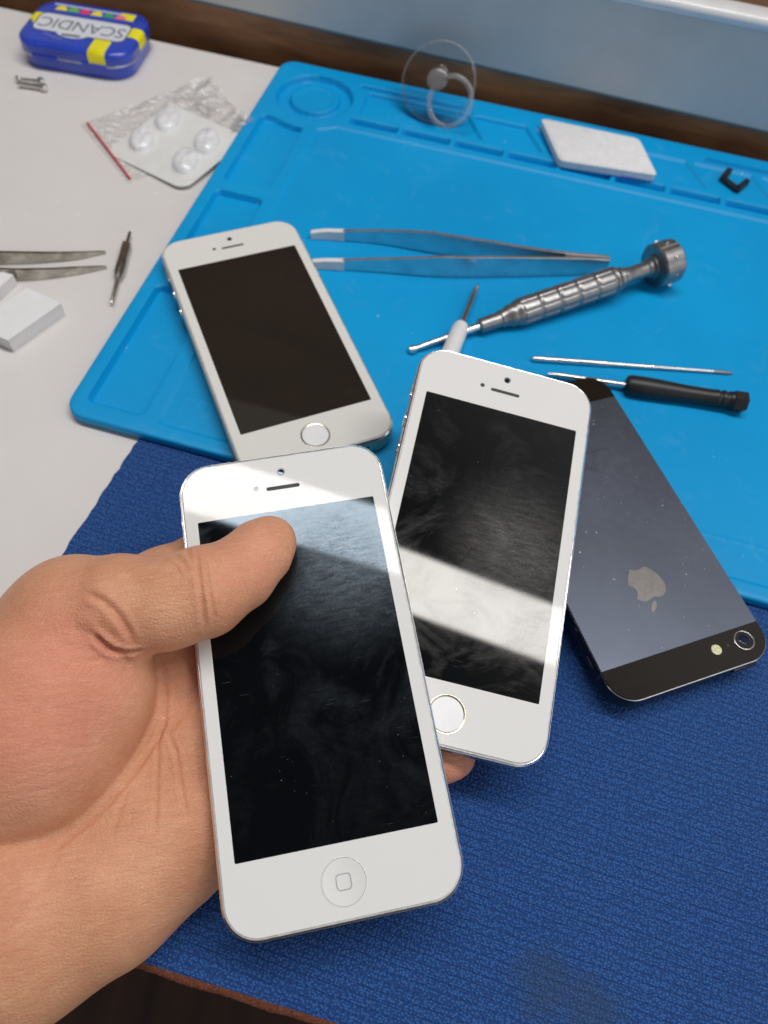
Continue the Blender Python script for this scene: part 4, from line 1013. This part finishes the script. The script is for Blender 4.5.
c = mixc(nt, math_(nt, 'MULTIPLY', A1.outputs['Fac'], .52), c, (.74, .24, .18, 1))
c = mixc(nt, math_(nt, 'MULTIPLY', A2.outputs['Fac'], .35), c, (.60, .24, .12, 1))  # crease shade painted into the skin colour
c = mixc(nt, math_(nt, 'MULTIPLY', ramp(nt, noise(nt, v, .8, 4, .6), .58, .75), .12), c, (.82, .56, .40, 1))
SKC = c
setp(b, Roughness=.5, Specular_IOR_Level=.5, Subsurface_Weight=.15, Subsurface_Scale=S*1.0)
b.inputs['Subsurface Radius'].default_value = (3.0, 1.2, .7); b.subsurface_method = 'RANDOM_WALK'
mr = N(nt, 'ShaderNodeMapRange'); mr.inputs[3].default_value = .34; mr.inputs[4].default_value = .6; L(nt, noise(nt, v, .9, 5, .7), mr.inputs[0]); L(nt, mr.outputs[0], b.inputs['Roughness'])
# papillary ridges and fine cross-hatching
def wav(rot, sc_, dist):
    mp = N(nt, 'ShaderNodeMapping'); mp.inputs['Rotation'].default_value = rot; L(nt, v, mp.inputs[0])
    w = N(nt, 'ShaderNodeTexWave'); w.inputs['Scale'].default_value = sc_; w.inputs['Distortion'].default_value = dist; w.inputs['Detail'].default_value = 3; w.inputs['Detail Scale'].default_value = .35
    L(nt, mp.outputs[0], w.inputs['Vector']); return w.outputs['Fac']
w1 = wav((.2, .3, .5), .42, 5); w2 = wav((.1, .4, 1.9), .33, 6)
vp = N(nt, 'ShaderNodeTexVoronoi'); vp.feature = 'DISTANCE_TO_EDGE'; vp.inputs['Scale'].default_value = 1.5
smp = N(nt, 'ShaderNodeMapping'); smp.inputs['Scale'].default_value = (.5, 1.3, 1.0); smp.inputs['Rotation'].default_value = (0, 0, .4); L(nt, v, smp.inputs[0]); L(nt, smp.outputs[0], vp.inputs['Vector'])
cellh = ramp(nt, vp.outputs['Distance'], 0, .22)
wr = N(nt, 'ShaderNodeMapping'); wr.inputs['Scale'].default_value = (.22, 1.6, 1.0); wr.inputs['Rotation'].default_value = (0, 0, .25); L(nt, v, wr.inputs[0])
wrk = noise(nt, wr.outputs[0], .55, 6, .7, .6)
SKC = mixc(nt, math_(nt, 'MULTIPLY', ramp(nt, wrk, .36, .56, (1, 1, 1, 1), (0, 0, 0, 1)), .20), SKC, (.56, .19, .12, 1))
SKC = mixc(nt, math_(nt, 'MULTIPLY', ramp(nt, wrk, .58, .72), .25), SKC, (.90, .60, .46, 1))
SKC = mixc(nt, math_(nt, 'MULTIPLY', ramp(nt, vp.outputs['Distance'], 0, .12, (1, 1, 1, 1), (0, 0, 0, 1)), .22), SKC, (.45, .15, .08, 1))
L(nt, SKC, b.inputs['Base Color'])
hh = math_(nt, 'ADD', math_(nt, 'ADD', math_(nt, 'MULTIPLY', w1, .08), math_(nt, 'ADD', math_(nt, 'MULTIPLY', w2, .06), math_(nt, 'MULTIPLY', noise(nt, v, 2.2, 3), .35))), math_(nt, 'ADD', math_(nt, 'MULTIPLY', cellh, .22), math_(nt, 'MULTIPLY', wrk, 1.0)))
bump(nt, b, hh, .34, .9)
SKIN = m
hand = empty('hand', 'left hand gripping two white phones, thumb pressed on the top screen', 'hand', mat=T_front)
hme.shade_smooth(); hme.materials.clear(); hme.materials.append(SKIN); hme.name = 'skin_surface'
ho = bpy.data.objects.new('skin_surface', hme); link(ho, hand)
# thumb nail on the far side of the thumb tip
NAIL = simple('nail', (.78, .50, .42), .25, coat=.5, var=.05)
nc = np.array(lp(248, 561, 9.0)); dxn = np.array(lp(268, 543, 8)) - np.array(lp(214, 590, 10)); dxn /= np.linalg.norm(dxn)
nn_ = np.array([-.5, .75, -.38]); nn_ -= dxn*(nn_ @ dxn); nn_ /= np.linalg.norm(nn_); sd_ = np.cross(nn_, dxn)
bvh2 = BVHTree.FromPolygons([Vector(p) for p in HV], [tuple(p.vertices) for p in hme.polygons])
VV, FF = [], []
for lay in (1, 0):
    for j in range(13):
        for i in range(15):
            a, c_ = (i/14-.5)*2, (j/12-.5)*2; sc_ = 1 - .18*abs(c_)**4
            p = nc + dxn*(c_*6.2) + sd_*(a*5.2*sc_); o_ = p + nn_*25
            r = bvh2.ray_cast(Vector(o_), Vector(-nn_)); q = np.array(r[0]) if r[0] is not None else p
            VV.append(q + nn_*((.28 if lay else -.3)*(1 - .6*max(abs(a), abs(c_))**6)))
for lay in (0, 1):
    for j in range(12):
        for i in range(14):
            k = lay*195 + j*15 + i; FF.append([k, k+1, k+16, k+15] if lay == 0 else [k+15, k+16, k+1, k])
bd = [i for i in range(15)] + [15*j+14 for j in range(1, 13)] + [180+i for i in range(13, -1, -1)] + [15*j for j in range(11, 0, -1)]
for k in range(len(bd)): a, c_ = bd[k-1], bd[k]; FF.append([a, c_, c_+195, a+195])
mesh('thumb_nail', VV, FF, NAIL, hand, 60)

# ================================================================== light
def area(name, loc, target, sx, sy, power, col, rz=None):
    la = bpy.data.lights.new(name, 'AREA'); la.shape = 'RECTANGLE'; la.size = sx*S; la.size_y = sy*S; la.energy = power; la.color = col
    o = bpy.data.objects.new(name, la); link(o); o.location = Vector(loc)*S
    if rz is not None: o.rotation_euler = (0, 0, rz)
    else: o.rotation_euler = (Vector(target)-Vector(loc)).to_track_quat('-Z', 'Y').to_euler()
    return o
area('ceiling_strip_lamp', (275, 340, 1500), None, 1500, 132, 16.6, (1, .985, .96), rz=R(-9.5))
w = bpy.data.worlds.new('World'); scene.world = w; w.use_nodes = True; nt = w.node_tree; bg = nt.nodes['Background']
tc = N(nt, 'ShaderNodeTexCoord'); sp = N(nt, 'ShaderNodeSeparateXYZ'); L(nt, tc.outputs['Generated'], sp.inputs[0])
# the dim room: the far wall and window side is brighter than the ceiling and the side behind the viewer
f1 = N(nt, 'ShaderNodeMapRange'); f1.inputs[1].default_value = .05; f1.inputs[2].default_value = .75; L(nt, sp.outputs['Y'], f1.inputs[0])
c = mixc(nt, f1.outputs[0], (.15, .15, .16, 1), (.56, .55, .54, 1))
rt = N(nt, 'ShaderNodeMapRange'); rt.inputs[1].default_value = .1; rt.inputs[2].default_value = .7; L(nt, sp.outputs['X'], rt.inputs[0])
c = mixc(nt, math_(nt, 'MULTIPLY', rt.outputs[0], .85), c, (.95, .955, .97, 1))
zn = N(nt, 'ShaderNodeMapRange'); zn.inputs[1].default_value = .86; zn.inputs[2].default_value = .965; L(nt, sp.outputs['Z'], zn.inputs[0])
c = mixc(nt, zn.outputs[0], c, (.05, .05, .055, 1))
L(nt, c, bg.inputs[0]); bg.inputs[1].default_value = .98

# ================================================================== camera
cam = bpy.data.cameras.new('camera'); co = bpy.data.objects.new('camera', cam); link(co)
cam.sensor_fit = 'HORIZONTAL'; cam.sensor_width = 5.69; cam.lens = 5.69*FPX/W; cam.clip_start = .01; cam.clip_end = 20
co.matrix_world = Matrix([[M[0, 0], M[0, 1], M[0, 2], 0], [M[1, 0], M[1, 1], M[1, 2], 0], [M[2, 0], M[2, 1], M[2, 2], CAMH*S], [0, 0, 0, 1]])
cam.dof.use_dof = True; cam.dof.focus_distance = .208; cam.dof.aperture_fstop = 3.0
scene.camera = co
scene.view_settings.view_transform = 'Standard'; scene.view_settings.look = 'None'; scene.view_settings.exposure = 0; scene.view_settings.gamma = 1
scene.render.resolution_x = W; scene.render.resolution_y = H
scene.cycles.use_denoising = True
scene.cycles.transparent_max_bounces = 16
